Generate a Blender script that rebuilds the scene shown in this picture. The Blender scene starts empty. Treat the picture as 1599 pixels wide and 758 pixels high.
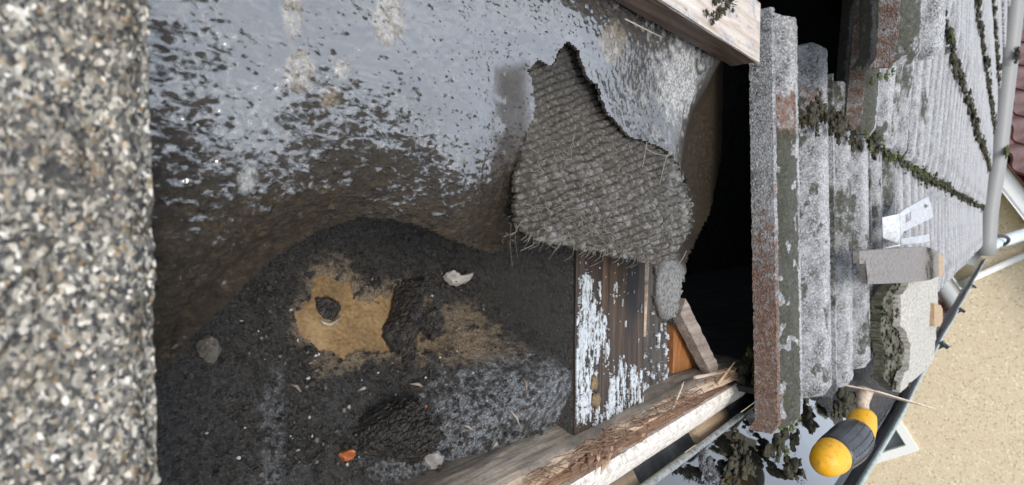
import bpy, math, random
import numpy as np
from mathutils import Matrix, Vector

S = bpy.context.scene
rad = math.radians
# ---------------------------------------------------------------- frames
# roof frame: e along the eave (away from us), s up the slope, n off the roof.
F, H, PITCH = 950., .2, rad(32)
_e = np.array([.8137, .036, -1.]); _e /= np.linalg.norm(_e)
_s = np.array([0, 1, .04]); _s -= _e*(_s@_e); _s /= np.linalg.norm(_s)
_n = np.cross(_e, _s)
R = np.array([_e, _s, _n])
EYE = np.array([0, 0, H])
UPW = np.array([0, math.sin(PITCH), math.cos(PITCH)])       # world up in the roof frame
YW = np.array([0, math.cos(PITCH), -math.sin(PITCH)])       # into the house
EAVE_Z = 5.0
MR = Matrix.Translation((0, 0, EAVE_Z)) @ Matrix.Rotation(PITCH, 4, 'X')

def ray(px, py):
    return R @ np.array([(px-799.5)/F, (379-py)/F, -1.])
def P(px, py, n=0.):
    d = ray(px, py); return EYE + (n-H)/d[2]*d
def PE(px, py, e):
    d = ray(px, py); return EYE + e/d[0]*d
def PZ(px, py, z):
    d = ray(px, py); return EYE + (z-UPW@EYE)/(UPW@d)*d
def pix(V):
    c = (np.asarray(V)-EYE) @ R
    return 799.5+F*c[..., 0]/-c[..., 2], 379-F*c[..., 1]/-c[..., 2]
def YZ(e, y, z):                                            # house coordinates -> roof frame
    return np.array([e, 0, 0]) + y*YW + z*UPW

# ---------------------------------------------------------------- camera, sky, sun
cd = bpy.data.cameras.new('camera'); cam = bpy.data.objects.new('camera', cd)
S.collection.objects.link(cam); S.camera = cam
cd.sensor_width = 36; cd.lens = 36*F/1599; cd.clip_start = .01; cd.clip_end = 3000
cd.dof.use_dof = True; cd.dof.focus_distance = .44; cd.dof.aperture_fstop = 19
cm = Matrix([list(R[i]) + [0] for i in range(3)] + [[0, 0, 0, 1]])
cam.matrix_world = MR @ Matrix.Translation(Vector(EYE)) @ cm

SUN_EL, SUN_AZ = 52, 222          # azimuth in the ground plane, degrees from +X
w = bpy.data.worlds.new('World'); S.world = w; w.use_nodes = True
nt = w.node_tree
sky = nt.nodes.new('ShaderNodeTexSky'); sky.sky_type = 'NISHITA'; sky.sun_disc = False
sky.sun_elevation = rad(SUN_EL); sky.sun_rotation = rad(90-SUN_AZ)
sky.air_density = 1.0; sky.dust_density = 3.5; sky.ozone_density = 1.0
# thin even overcast over the clear sky
ov = nt.nodes.new('ShaderNodeMix'); ov.data_type = 'RGBA'; ov.inputs[0].default_value = .72
ov.inputs[7].default_value = (5.2, 5.9, 6.8, 1)
cn = nt.nodes.new('ShaderNodeTexNoise'); cn.inputs['Scale'].default_value = 3.2; cn.inputs['Detail'].default_value = 6
cr = nt.nodes.new('ShaderNodeValToRGB'); cr.color_ramp.elements[0].position = .34; cr.color_ramp.elements[1].position = .66
cr.color_ramp.elements[0].color = (3.6, 4.0, 4.6, 1); cr.color_ramp.elements[1].color = (6.6, 7.0, 7.5, 1)
nt.links.new(nt.nodes.new('ShaderNodeTexCoord').outputs['Generated'], cn.inputs['Vector'])
nt.links.new(cn.outputs[0], cr.inputs[0]); nt.links.new(cr.outputs[0], ov.inputs[7])
nt.links.new(sky.outputs[0], ov.inputs[6]); nt.links.new(ov.outputs[2], nt.nodes['Background'].inputs[0])
nt.nodes['Background'].inputs[1].default_value = .15
sd = bpy.data.lights.new('sun', 'SUN'); so = bpy.data.objects.new('sun', sd); S.collection.objects.link(so)
sd.energy = 1.1; sd.angle = rad(18); sd.color = (1, .96, .9)
sv = Vector((math.cos(rad(SUN_EL))*math.cos(rad(SUN_AZ)), math.cos(rad(SUN_EL))*math.sin(rad(SUN_AZ)), math.sin(rad(SUN_EL))))
so.rotation_euler = sv.to_track_quat('Z', 'Y').to_euler(); so.location = (0, 0, 20)
S.view_settings.view_transform = 'Standard'; S.view_settings.look = 'None'
S.view_settings.exposure = 1.0; S.view_settings.gamma = 1
S.cycles.max_bounces = 5; S.cycles.diffuse_bounces = 3; S.cycles.glossy_bounces = 3

# ---------------------------------------------------------------- noise
def _hash(ix, iy, seed):
    h = (ix.astype(np.int64)*374761393 + iy.astype(np.int64)*668265263 + seed*1442695041) & 0xffffffff
    h = ((h ^ (h >> 13))*1274126177) & 0xffffffff
    h = ((h ^ (h >> 16))*2246822519) & 0xffffffff
    return ((h ^ (h >> 15)) & 0xffff)/65535.
def vn(x, y, seed=0):
    x = np.asarray(x, float); y = np.asarray(y, float)
    ix, iy = np.floor(x), np.floor(y); fx, fy = x-ix, y-iy
    fx = fx*fx*fx*(fx*(fx*6-15)+10); fy = fy*fy*fy*(fy*(fy*6-15)+10)
    a, b = _hash(ix, iy, seed), _hash(ix+1, iy, seed); c, d = _hash(ix, iy+1, seed), _hash(ix+1, iy+1, seed)
    return (a+(b-a)*fx)*(1-fy) + (c+(d-c)*fx)*fy
def fbm(x, y, o=4, seed=0, g=.5):
    t = 0; a = 1; s = 0
    for k in range(o):
        ca, sa = math.cos(k*.7), math.sin(k*.7)
        t = t + a*vn((x*ca-y*sa)*2**k, (x*sa+y*ca)*2**k, seed+k*17); s += a; a *= g
    return t/s
def wor(x, y, seed=0):
    x = np.asarray(x, float); y = np.asarray(y, float)
    ix, iy = np.floor(x), np.floor(y)
    f1 = np.full(x.shape, 9.); f2 = f1.copy(); cid = np.zeros(x.shape)
    for dx in (-1, 0, 1):
        for dy in (-1, 0, 1):
            cx, cy = ix+dx, iy+dy
            h1, h2 = _hash(cx, cy, seed), _hash(cx, cy, seed+91)
            d = np.hypot(cx+h1-x, cy+h2-y)
            n1 = d < f1
            f2 = np.where(n1, f1, np.minimum(f2, d)); cid = np.where(n1, _hash(cx, cy, seed+7), cid); f1 = np.where(n1, d, f1)
    return f1, f2, cid
def sstep(a, b, x):
    t = np.clip((x-a)/(b-a), 0, 1); return t*t*(3-2*t)
def sdf(poly, px, py):
    """signed distance to a polygon, negative inside"""
    px = np.asarray(px, float); py = np.asarray(py, float)
    d = np.full(px.shape, 1e9); ins = np.zeros(px.shape, bool)
    n = len(poly)
    for i in range(n):
        (ax, ay), (bx, by) = poly[i], poly[(i+1) % n]
        ex, ey = bx-ax, by-ay
        t = np.clip(((px-ax)*ex+(py-ay)*ey)/(ex*ex+ey*ey+1e-12), 0, 1)
        d = np.minimum(d, (px-ax-t*ex)**2+(py-ay-t*ey)**2)
        c = ((ay > py) != (by > py)) & (px < ex*(py-ay)/((by-ay) if by != ay else 1e-9)+ax)
        ins ^= c
    return np.where(ins, -np.sqrt(d), np.sqrt(d))

# ---------------------------------------------------------------- materials
class M:
    def __init__(self, name):
        self.m = bpy.data.materials.new(name); self.m.use_nodes = True
        self.t = self.m.node_tree; self.b = self.t.nodes['Principled BSDF']
        self.co = None
    def n(self, typ, props=None, **inp):
        x = self.t.nodes.new('ShaderNode'+typ)
        for k, v in (props or {}).items(): setattr(x, k, v)
        for k, v in inp.items():
            key = int(k[1:]) if k[0] == '_' else k.replace('_', ' ')
            self.set(x.inputs[key], v)
        return x
    def set(self, sock, v):
        if isinstance(v, bpy.types.NodeSocket): self.t.links.new(v, sock)
        elif isinstance(v, bpy.types.Node): self.t.links.new(v.outputs[0], sock)
        else:
            if isinstance(v, tuple) and len(v) == 3 and sock.type == 'RGBA': v = v+(1,)
            sock.default_value = v
    def obj(self, scale=(1, 1, 1)):
        c = self.n('TexCoord').outputs['Object']
        return self.n('Mapping', None, Vector=c, Scale=scale).outputs[0]
    def noise(self, scale, detail=4, rough=.55, vec=None, dist=0.):
        return self.n('TexNoise', None, Vector=vec or self.obj(), Scale=scale, Detail=detail, Roughness=rough, Distortion=dist).outputs[0]
    def vor(self, scale, feat='F1', vec=None, out='Distance'):
        return self.n('TexVoronoi', {'feature': feat}, Vector=vec or self.obj(), Scale=scale).outputs[out]
    def ramp(self, fac, stops):
        r = self.n('ValToRGB', None, Fac=fac); el = r.color_ramp.elements
        while len(el) < len(stops): el.new(.5)
        for e_, (p, c) in zip(el, stops):
            e_.position = p; e_.color = (c if isinstance(c, tuple) else (c, c, c)) + (1,)
        return r.outputs[0]
    def mix(self, fac, a, b, mode='MIX'):
        x = self.n('Mix', {'data_type': 'RGBA', 'blend_type': mode})
        self.set(x.inputs[0], fac); self.set(x.inputs[6], a); self.set(x.inputs[7], b); return x.outputs[2]
    def math(self, op, a, b=0.):
        x = self.n('Math', {'operation': op}); self.set(x.inputs[0], a); self.set(x.inputs[1], b); return x.outputs[0]
    def attr(self, name, out='Fac'):
        return self.n('Attribute', {'attribute_name': name}).outputs[out]
    def bump(self, h, dist, strength=1.):
        b = self.n('Bump', None, Height=h, Distance=dist, Strength=strength); self.set(self.b.inputs['Normal'], b.outputs[0]); return b
    def done(self, col=None, rough=None, **kw):
        if col is not None: self.set(self.b.inputs['Base Color'], col)
        if rough is not None: self.set(self.b.inputs['Roughness'], rough)
        for k, v in kw.items(): self.set(self.b.inputs[k.replace('_', ' ')], v)
        return self.m

def mat_felt():
    m = M('wet_bitumen_felt')
    base = m.ramp(m.noise(140, 4), [(.3, (.010, .0075, .005)), (.7, (.034, .025, .015))])
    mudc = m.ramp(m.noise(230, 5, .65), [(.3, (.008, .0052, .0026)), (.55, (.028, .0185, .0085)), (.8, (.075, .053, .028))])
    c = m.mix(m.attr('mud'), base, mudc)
    gr = m.ramp(m.noise(520, 4, .7), [(.32, (.035, .028, .02)), (.5, (.15, .12, .08)), (.72, (.33, .28, .20))])
    c = m.mix(m.attr('grit'), c, gr)
    wh = m.ramp(m.noise(500, 4, .6), [(.35, (.10, .10, .10)), (.6, (.5, .5, .48))])
    c = m.mix(m.attr('pale'), c, wh)
    big = m.noise(1., 6, .62, m.obj((120, 300, 300)), .7)
    fine = m.noise(1., 4, .6, m.obj((420, 620, 620)), .5)
    pit = m.ramp(m.vor(1., 'SMOOTH_F1', m.obj((300, 420, 420))), [(.08, 0.), (.40, 1.)])
    cov = m.math('ADD', m.math('MULTIPLY', m.attr('film'), .47), m.math('MULTIPLY', big, 1.25))
    cov = m.math('ADD', m.math('ADD', cov, m.math('MULTIPLY', fine, .60)), .03)
    cov = m.math('SUBTRACT', cov, m.math('MULTIPLY', m.math('SUBTRACT', 1., pit), .25))
    f = m.ramp(m.math('SUBTRACT', cov, .5), [(.585, 0.), (.66, .5), (.74, 1.)])
    f = m.math('MULTIPLY', f, m.math('SUBTRACT', 1., m.attr('rough')))
    h = m.math('ADD', m.math('MULTIPLY', m.math('ADD', big, m.math('MULTIPLY', fine, .45)), m.math('SUBTRACT', 1.15, m.attr('film'))), m.math('MULTIPLY', m.noise(1300, 3, .6), m.math('MULTIPLY', m.attr('rough'), .5)))
    m.bump(m.math('ADD', h, m.math('MULTIPLY', f, .22)), .0036, .9)
    r = m.n('MapRange', None, Value=f); m.set(r.inputs[3], .46); m.set(r.inputs[4], .09)
    sp = m.n('MapRange', None, Value=f); m.set(sp.inputs[3], .25); m.set(sp.inputs[4], 1.)
    return m.done(c, r.outputs[0], IOR=2.1, Specular_IOR_Level=m.math('MULTIPLY', sp.outputs[0], .5), Coat_Weight=f, Coat_Roughness=.05, Coat_IOR=2.3)
def mat_flap():
    m = M('dry_woven_felt')
    c = m.ramp(m.noise(420, 5, .7), [(.28, (.007, .006, .0045)), (.5, (.042, .036, .028)), (.70, (.165, .143, .115))])
    c = m.mix(m.attr('weave_shade'), (.018, .017, .016), c)
    c = m.mix(m.attr('pale'), c, m.ramp(m.noise(700, 3), [(.35, (.16, .16, .16)), (.65, (.46, .46, .45))]))
    m.bump(m.noise(1500, 3, .7), .0004, .8)
    return m.done(c, .75)
def mat_muck():
    m = M('sooty_muck')
    c = m.ramp(m.noise(620, 6, .78), [(.30, (.004, .0037, .0032)), (.5, (.024, .021, .0175)), (.68, (.12, .106, .088))])
    c = m.mix(m.attr('sand'), c, m.ramp(m.noise(600, 4, .7), [(.3, (.12, .085, .05)), (.7, (.38, .29, .19))]))
    c = m.mix(m.attr('pale_patch'), c, m.ramp(m.noise(800, 4, .7), [(.32, (.03, .032, .034)), (.5, (.19, .20, .21)), (.68, (.52, .54, .56))]))
    r = m.ramp(m.noise(300, 3), [(.42, .12), (.60, .5)])
    m.bump(m.math('ADD', m.noise(420, 4, .65), m.noise(1100, 3, .65)), .0036, 1.)
    return m.done(c, r, IOR=1.85)
def mat_soffit():
    m = M('wet_tan_board')
    c = m.ramp(m.noise(26, 5, .6), [(.3, (.055, .030, .012)), (.5, (.175, .105, .045)), (.72, (.36, .25, .13))])
    c = m.mix(.4, c, m.ramp(m.noise(420, 4, .7), [(.3, (.07, .042, .018)), (.7, (.42, .30, .16))]))
    m.bump(m.noise(700, 3), .0003, .5)
    return m.done(c, m.ramp(m.noise(40), [(.4, .12), (.6, .5)]))
def mat_char():
    m = M('charred_wet_lump')
    m.bump(m.math('ADD', m.noise(420, 5, .65), m.vor(260, 'DISTANCE_TO_EDGE')), .0026, 1.)
    return m.done(m.ramp(m.noise(240, 4), [(.35, (.005, .0045, .004)), (.7, (.05, .043, .036))]), m.ramp(m.noise(160), [(.42, .2), (.62, .6)]))
def mat_wood(name, stops, rough=.7, axis=0, scale=1., bump=.0008):
    m = M(name)
    sc = [90*scale]*3; sc[axis] = 5*scale
    v = m.obj(tuple(sc))
    g = m.noise(1., 6, .65, v, .6)
    c = m.ramp(g, stops)
    c = m.mix(m.ramp(m.noise(400, 3), [(.45, 0.), (.8, .4)]), c, tuple(x*.35 for x in stops[0][1]))
    m.bump(g, bump, 1.)
    return m.done(c, rough)
def mat_paint(name, col, dirt, amount=.5, rough=.6):
    m = M(name)
    f = m.ramp(m.noise(210, 6, .7), [(.62-amount*.3, 0.), (.78-amount*.1, 1.)])
    c = m.mix(f, col, dirt)
    m.bump(m.noise(600, 4), .0004, .6)
    return m.done(c, rough)
def mat_tile(name='lichen_grey_tile', fine=1.):
    m = M(name)
    cell = m.vor(520*fine, 'F1', None, 'Color')
    sp = m.n('SeparateColor', None, Color=cell).outputs[0]
    c = m.ramp(sp, [(.05, (.045, .043, .043)), (.3, (.105, .103, .104)), (.7, (.165, .164, .167)), (.97, (.30, .30, .30))])
    c = m.mix(m.ramp(m.noise(38, 5, .65), [(.40, .0), (.62, .8)]), c, m.mix(sp, (.22, .223, .23), (.36, .365, .375)))
    redc = m.ramp(m.noise(330*fine, 4, .7), [(.3, (.05, .032, .025)), (.55, (.155, .092, .066)), (.8, (.34, .28, .24))])
    nb_ = m.math('MULTIPLY', m.math('SUBTRACT', m.noise(85, 6, .72), .5), 2.2)
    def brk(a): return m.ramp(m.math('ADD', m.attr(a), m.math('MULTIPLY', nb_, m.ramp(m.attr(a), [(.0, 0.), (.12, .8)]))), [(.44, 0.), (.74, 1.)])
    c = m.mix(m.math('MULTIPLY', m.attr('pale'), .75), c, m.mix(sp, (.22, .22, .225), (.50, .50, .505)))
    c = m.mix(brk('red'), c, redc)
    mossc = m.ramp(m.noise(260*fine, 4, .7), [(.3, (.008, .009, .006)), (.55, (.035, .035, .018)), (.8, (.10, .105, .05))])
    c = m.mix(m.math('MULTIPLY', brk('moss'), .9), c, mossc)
    dots = m.ramp(m.vor(95*fine), [(.1, 1.), (.17, 0.)])
    dots = m.math('MULTIPLY', dots, m.ramp(m.noise(30), [(.5, 0.), (.6, 1.)]))
    c = m.mix(dots, c, (.015, .015, .014))
    m.bump(m.math('ADD', m.vor(560*fine), m.noise(900*fine, 3, .7)), .0012, .9)
    return m.done(c, .85)
def mat_near_tile():
    m = M('granular_tile_edge')
    sp = m.n('SeparateColor', None, Color=m.vor(1., 'F1', m.obj((1150, 800, 950)), 'Color'))
    c = m.ramp(sp.outputs[0], [(.05, (.008, .008, .010)), (.32, (.05, .05, .048)), (.6, (.16, .158, .145)), (.86, (.34, .335, .315)), (.97, (.62, .62, .62))])
    warm = m.ramp(sp.outputs[1], [(.91, 0.), (.96, .55)])
    c = m.mix(warm, c, (.30, .20, .085))
    c = m.mix(m.ramp(m.noise(55, 4), [(.40, 0.), (.66, .6)]), c, (.30, .22, .10), 'MULTIPLY')
    c = m.mix(1., c, (1., .95, .85), 'MULTIPLY')
    m.bump(m.noise(1500, 3, .6), .0004, .7)
    return m.done(c, m.ramp(sp.outputs[2], [(.5, .55), (.75, .14)]), IOR=1.6)
def mat_moss(name, a, b):
    m = M(name)
    m.bump(m.noise(700, 3), .001, .8)
    return m.done(m.ramp(m.noise(110, 4, .7), [(.3, a), (.7, b)]), .9)
def mat_plain(name, col, rough, var=.25, sc=150, bump=.0002, **kw):
    m = M(name)
    c = m.ramp(m.noise(sc, 5, .65), [(.3, tuple(x*(1-var) for x in col)), (.7, tuple(min(1, x*(1+var)) for x in col))])
    m.bump(m.noise(sc*3, 3), bump, .6)
    return m.done(c, rough, **kw)
def mat_pebble():
    m = M('tan_pebbledash')
    sp = m.n('SeparateColor', None, Color=m.vor(48, 'F1', None, 'Color')).outputs[0]
    c = m.ramp(sp, [(.02, (.47, .375, .25)), (.12, (.60, .50, .355)), (.9, (.66, .56, .41)), (.99, (.74, .66, .53))])
    c = m.mix(m.ramp(m.noise(1.3, 5), [(.35, 0.), (.75, .16)]), c, (.52, .40, .24))
    m.bump(m.vor(48), .005, .6)
    return m.done(c, .9)
def mat_water():
    m = M('gutter_water_film')
    m.bump(m.noise(16, 2), .002, .25)
    return m.done((.008, .0085, .007), .03, IOR=1.9, Coat_Weight=1., Coat_Roughness=.02)

# ---------------------------------------------------------------- objects
def mesh_np(name, V, Fc, mats=None, attrs=None, smooth=True, mi=None):
    me = bpy.data.meshes.new(name)
    V = np.asarray(V, np.float32)
    if isinstance(Fc, np.ndarray):
        k = Fc.shape[1]; nf = len(Fc)
        me.vertices.add(len(V)); me.vertices.foreach_set('co', V.ravel())
        me.loops.add(nf*k); me.loops.foreach_set('vertex_index', Fc.astype(np.int32).ravel())
        me.polygons.add(nf); me.polygons.foreach_set('loop_start', np.arange(0, nf*k, k, dtype=np.int32))
        me.update(calc_edges=True)
    else:
        me.from_pydata([tuple(map(float, v)) for v in V], [], [tuple(int(i) for i in f) for f in Fc]); me.update()
    me.polygons.foreach_set('use_smooth', np.full(len(me.polygons), smooth))
    for m_ in (mats if isinstance(mats, (list, tuple)) else [mats]):
        if m_: me.materials.append(m_)
    for k_, a in (attrs or {}).items():
        at = me.attributes.new(k_, 'FLOAT', 'POINT'); at.data.foreach_set('value', np.asarray(a, np.float32).ravel())
    if mi is not None: me.polygons.foreach_set('material_index', np.asarray(mi, np.int32))
    return me
def tag(o, label=None, cat=None, group=None, kind=None):
    for k, v in (('label', label), ('category', cat), ('group', group), ('kind', kind)):
        if v: o[k] = v
    return o
ORI = {}
def place(o, base, parent=None, world=False):
    S.collection.objects.link(o)
    if parent is not None: o.parent = parent; ORI[o.name] = ORI[parent.name]
    else:
        o.matrix_world = (Matrix.Translation(Vector(base)) if world else MR @ Matrix.Translation(Vector(base)))
        ORI[o.name] = np.asarray(base, float)
    return o
def mk(name, V, Fc, mat, parent=None, base=None, attrs=None, smooth=True, world=False, mi=None):
    """one mesh object; V in the roof frame (or in world metres when world=True)"""
    V = np.asarray(V, float)
    if parent is not None: b = ORI[parent.name]
    elif base is not None: b = np.asarray(base, float)
    else: b = np.array([V[:, 0].mean(), V[:, 1].mean(), V[:, 2].min()])
    return place(bpy.data.objects.new(name, mesh_np(name, V-b, Fc, mat, attrs, smooth, mi)), b, parent, world)
def root(name, base, label, cat, group=None, world=False):
    return tag(place(bpy.data.objects.new(name, None), base, None, world), label, cat, group)
def gridF(nu, nv, keep=None):
    i = np.arange(nu*nv).reshape(nu, nv)
    q = np.stack([i[:-1, :-1], i[1:, :-1], i[1:, 1:], i[:-1, 1:]], -1).reshape(-1, 4)
    return q if keep is None else q[keep.reshape(-1)]
def prune(V, Fq, attrs=None):
    u, inv = np.unique(Fq, return_inverse=True)
    return V[u], inv.reshape(Fq.shape), {k: a[u] for k, a in (attrs or {}).items()}
def solid(V, Fq, attrs, t, direction=(0, 0, -1)):
    """thicken an open quad sheet; the torn rim gets walls"""
    d = np.asarray(direction, float); n = len(V)
    ed = np.concatenate([Fq[:, [k, (k+1) % 4]] for k in range(4)])
    key = ed.min(1)*np.int64(n)+ed.max(1)
    _, first, cnt = np.unique(key, return_index=True, return_counts=True)
    rim = ed[first[cnt == 1]]
    tt = t if np.ndim(t) else np.full(n, t)
    lo = V+d[None]*tt[:, None]
    ru, rinv = np.unique(rim, return_inverse=True); rinv = rinv.reshape(rim.shape); m_ = len(ru)
    V2 = np.vstack([V, lo, V[ru], lo[ru]])
    F2 = np.vstack([Fq, Fq[:, ::-1]+n, np.stack([rinv[:, 1], rinv[:, 0], rinv[:, 0]+m_, rinv[:, 1]+m_], 1)+2*n])
    return V2, F2, {k: np.concatenate([a, a, a[ru], a[ru]]) for k, a in (attrs or {}).items()}
def box(c, u, v, w_):
    """corner c and three edge vectors"""
    c, u, v, w_ = map(lambda q: np.asarray(q, float), (c, u, v, w_))
    V = [c, c+u, c+u+v, c+v, c+w_, c+u+w_, c+u+v+w_, c+v+w_]
    return np.array(V), [(0, 3, 2, 1), (4, 5, 6, 7), (0, 1, 5, 4), (1, 2, 6, 5), (2, 3, 7, 6), (3, 0, 4, 7)]
def plate(pts, d):
    """polygon (ordered points) with thickness vector d"""
    pts = np.asarray(pts, float); n = len(pts)
    V = np.vstack([pts, pts+np.asarray(d, float)])
    Fc = [tuple(range(n)), tuple(range(2*n-1, n-1, -1))] + [((i+1) % n, i, n+i, n+(i+1) % n) for i in range(n)]
    return V, Fc
def join(parts):
    V = []; Fc = []; o = 0
    for v, f in parts:
        V.append(np.asarray(v, float)); Fc += [tuple(int(i)+o for i in q) for q in f]; o += len(v)
    return np.vstack(V), Fc
def tube(path, r, k=6, cap=True):
    path = np.asarray(path, float); n = len(path)
    r = np.full(n, r) if np.ndim(r) == 0 else np.asarray(r, float)
    V = []; up = np.array([.3, .5, .81])
    for i in range(n):
        t = path[min(i+1, n-1)]-path[max(i-1, 0)]; t /= np.linalg.norm(t)+1e-12
        a = np.cross(t, up)
        if np.linalg.norm(a) < .05: a = np.cross(t, [1, 0, 0])
        a /= np.linalg.norm(a); b = np.cross(t, a)
        for j in range(k):
            an = 2*math.pi*j/k; V.append(path[i]+r[i]*(math.cos(an)*a+math.sin(an)*b))
    Fc = [(i*k+j, i*k+(j+1) % k, (i+1)*k+(j+1) % k, (i+1)*k+j) for i in range(n-1) for j in range(k)]
    if cap: Fc += [tuple(range(k-1, -1, -1)), tuple((n-1)*k+j for j in range(k))]
    return np.array(V), Fc
import bmesh
_ico = {}
def ico(sub):
    if sub not in _ico:
        b = bmesh.new(); bmesh.ops.create_icosphere(b, subdivisions=sub, radius=1)
        b.verts.ensure_lookup_table()
        _ico[sub] = (np.array([v.co[:] for v in b.verts]), [tuple(v.index for v in f.verts) for f in b.faces]); b.free()
    return _ico[sub]
def blob(c, r, sub=2, amp=.3, seed=0, f=1.7):
    V, Fc = ico(sub)
    r = np.asarray(r, float)*np.ones(3)
    d = 1+amp*2*(fbm(V[:, 0]*f+V[:, 2]*1.3+seed*3.1, V[:, 1]*f-V[:, 2]*.9+seed*1.7, 4, seed)-.5)
    return np.asarray(c)+V*d[:, None]*r, Fc
rng = np.random.default_rng(7)
# ================================================================ materials in use
FELT, FLAP, MUCK, SOF, CHAR = mat_felt(), mat_flap(), mat_muck(), mat_soffit(), mat_char()
TILE, NEAR = mat_tile(), mat_near_tile()
PEB, WATER = mat_pebble(), mat_water()
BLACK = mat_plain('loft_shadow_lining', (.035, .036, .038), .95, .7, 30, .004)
def mat_pale():
    m = M('pale_sawn_wood')
    g = m.noise(1., 6, .65, m.obj((12, 190, 190)), .5)
    c = m.ramp(g, [(.3, (.27, .21, .165)), (.5, (.43, .37, .32)), (.72, (.55, .51, .47))])
    st = m.ramp(m.noise(1., 5, .65, m.obj((24, 46, 46))), [(.47, 0.), (.60, .8)])
    c = m.mix(st, c, m.ramp(m.noise(300, 4), [(.3, (.15, .14, .145)), (.7, (.38, .38, .40))]))
    dk = m.ramp(m.noise(1., 5, .7, m.obj((70, 110, 110))), [(.60, 0.), (.70, .8)])
    c = m.mix(dk, c, (.09, .06, .045))
    m.bump(g, .0006, 1.)
    return m.done(c, .75)
W_PALE = mat_pale()
W_BROWN = mat_wood('dark_brown_wood', [(.3, (.016, .008, .005)), (.5, (.065, .035, .022)), (.72, (.19, .125, .085))], .55, 0, 1.6, .0016)
W_GREY = mat_wood('weathered_grey_wood', [(.28, (.035, .026, .02)), (.5, (.16, .13, .10)), (.75, (.36, .31, .255))], .75, 0, 1., .0022)
W_SPLIT = mat_wood('split_pale_wood', [(.25, (.10, .055, .03)), (.47, (.36, .25, .16)), (.75, (.62, .52, .42))], .75, 0, 1., .0020)
W_ROT = mat_wood('rotten_brown_wood', [(.25, (.04, .020, .011)), (.5, (.19, .105, .06)), (.78, (.42, .28, .17))], .85, 0, 1.3, .002)
W_WET = mat_wood('wet_black_wood', [(.3, (.004, .0025, .0018)), (.5, (.026, .014, .007)), (.72, (.10, .058, .030))], .6, 1, 1.4, .0022)
W_ORANGE = mat_wood('orange_wood', [(.25, (.09, .032, .010)), (.5, (.30, .12, .035)), (.8, (.46, .24, .09))], .55, 1)
W_STICK = mat_wood('stick_wood', [(.25, (.06, .045, .035)), (.5, (.19, .15, .12)), (.8, (.36, .31, .27))], .75, 0)
PAINTW = mat_paint('white_fascia_paint', (.70, .66, .60), (.22, .17, .12), .55)
PAINTB = mat_paint('blue_white_flaking_paint', (.40, .43, .45), (.12, .11, .10), .5)
MOSS_D = mat_moss('dark_moss', (.012, .011, .007), (.062, .056, .028))
MOSS_G = mat_moss('green_moss', (.025, .03, .010), (.13, .16, .035))
FIB = mat_plain('dry_fibre', (.36, .31, .25), .8)
ROTFIB = mat_plain('rotten_fibre', (.15, .085, .05), .85, .5, 300)
GUT = mat_plain('black_gutter_plastic', (.022, .024, .028), .3, .4, 60)
GLIP = mat_plain('pale_gutter_rim', (.33, .38, .35), .5, .3, 120)
STEEL = mat_plain('galvanised_steel', (.46, .47, .48), .42, .35, 160, Metallic=.35)
CREAM = mat_paint('cream_tile_underside', (.44, .42, .375), (.15, .14, .115), .75, .85)
NIBM = mat_plain('brown_nib', (.34, .235, .14), .8, .3)
STRAP = mat_paint('grey_fragment', (.20, .19, .18), (.085, .065, .052), .75, .7)
GREYTUBE = mat_paint('grey_verge_tube', (.22, .22, .215), (.10, .098, .095), .35, .5)
WHITE = mat_plain('white_upvc', (.78, .79, .78), .4, .04, 30)
GLASS = mat_plain('window_glass', (.16, .19, .22), .08, .1, 3)
# ================================================================ felt
HOLE = [(150, 640), (200, 620), (250, 588), (290, 545), (340, 492), (395, 434), (430, 404), (466, 380), (500, 362), (530, 350), (560, 343), (590, 342),
        (620, 346), (655, 356), (690, 371), (730, 386), (770, 398), (798, 385), (815, 378), (900, 385), (1000, 400), (1022, 415), (1024, 440),
        (1020, 470), (1028, 496), (1044, 503), (1056, 494), (1063, 470), (1068, 440), (1073, 408), (1086, 384), (1110, 330), (1126, 250), (1150, 170), (1176, 105), (1190, 60),
        (1500, 60), (1500, 1000), (100, 1000)]
TEAR = [(888, 66), (903, 82), (915, 118), (932, 135), (945, 172), (965, 195), (985, 216), (1005, 221), (1030, 230), (1050, 246), (1062, 266), (1071, 282), (1060, 300),
        (1040, 360), (1000, 385), (900, 372), (830, 350), (815, 300), (822, 240), (832, 200), (838, 165), (833, 130), (826, 110), (840, 97), (862, 104), (872, 82)]
VOIDLINE = [(1185, 60), (1156, 105), (1124, 170), (1106, 250), (1095, 330), (1085, 384), (1073, 408)]
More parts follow.
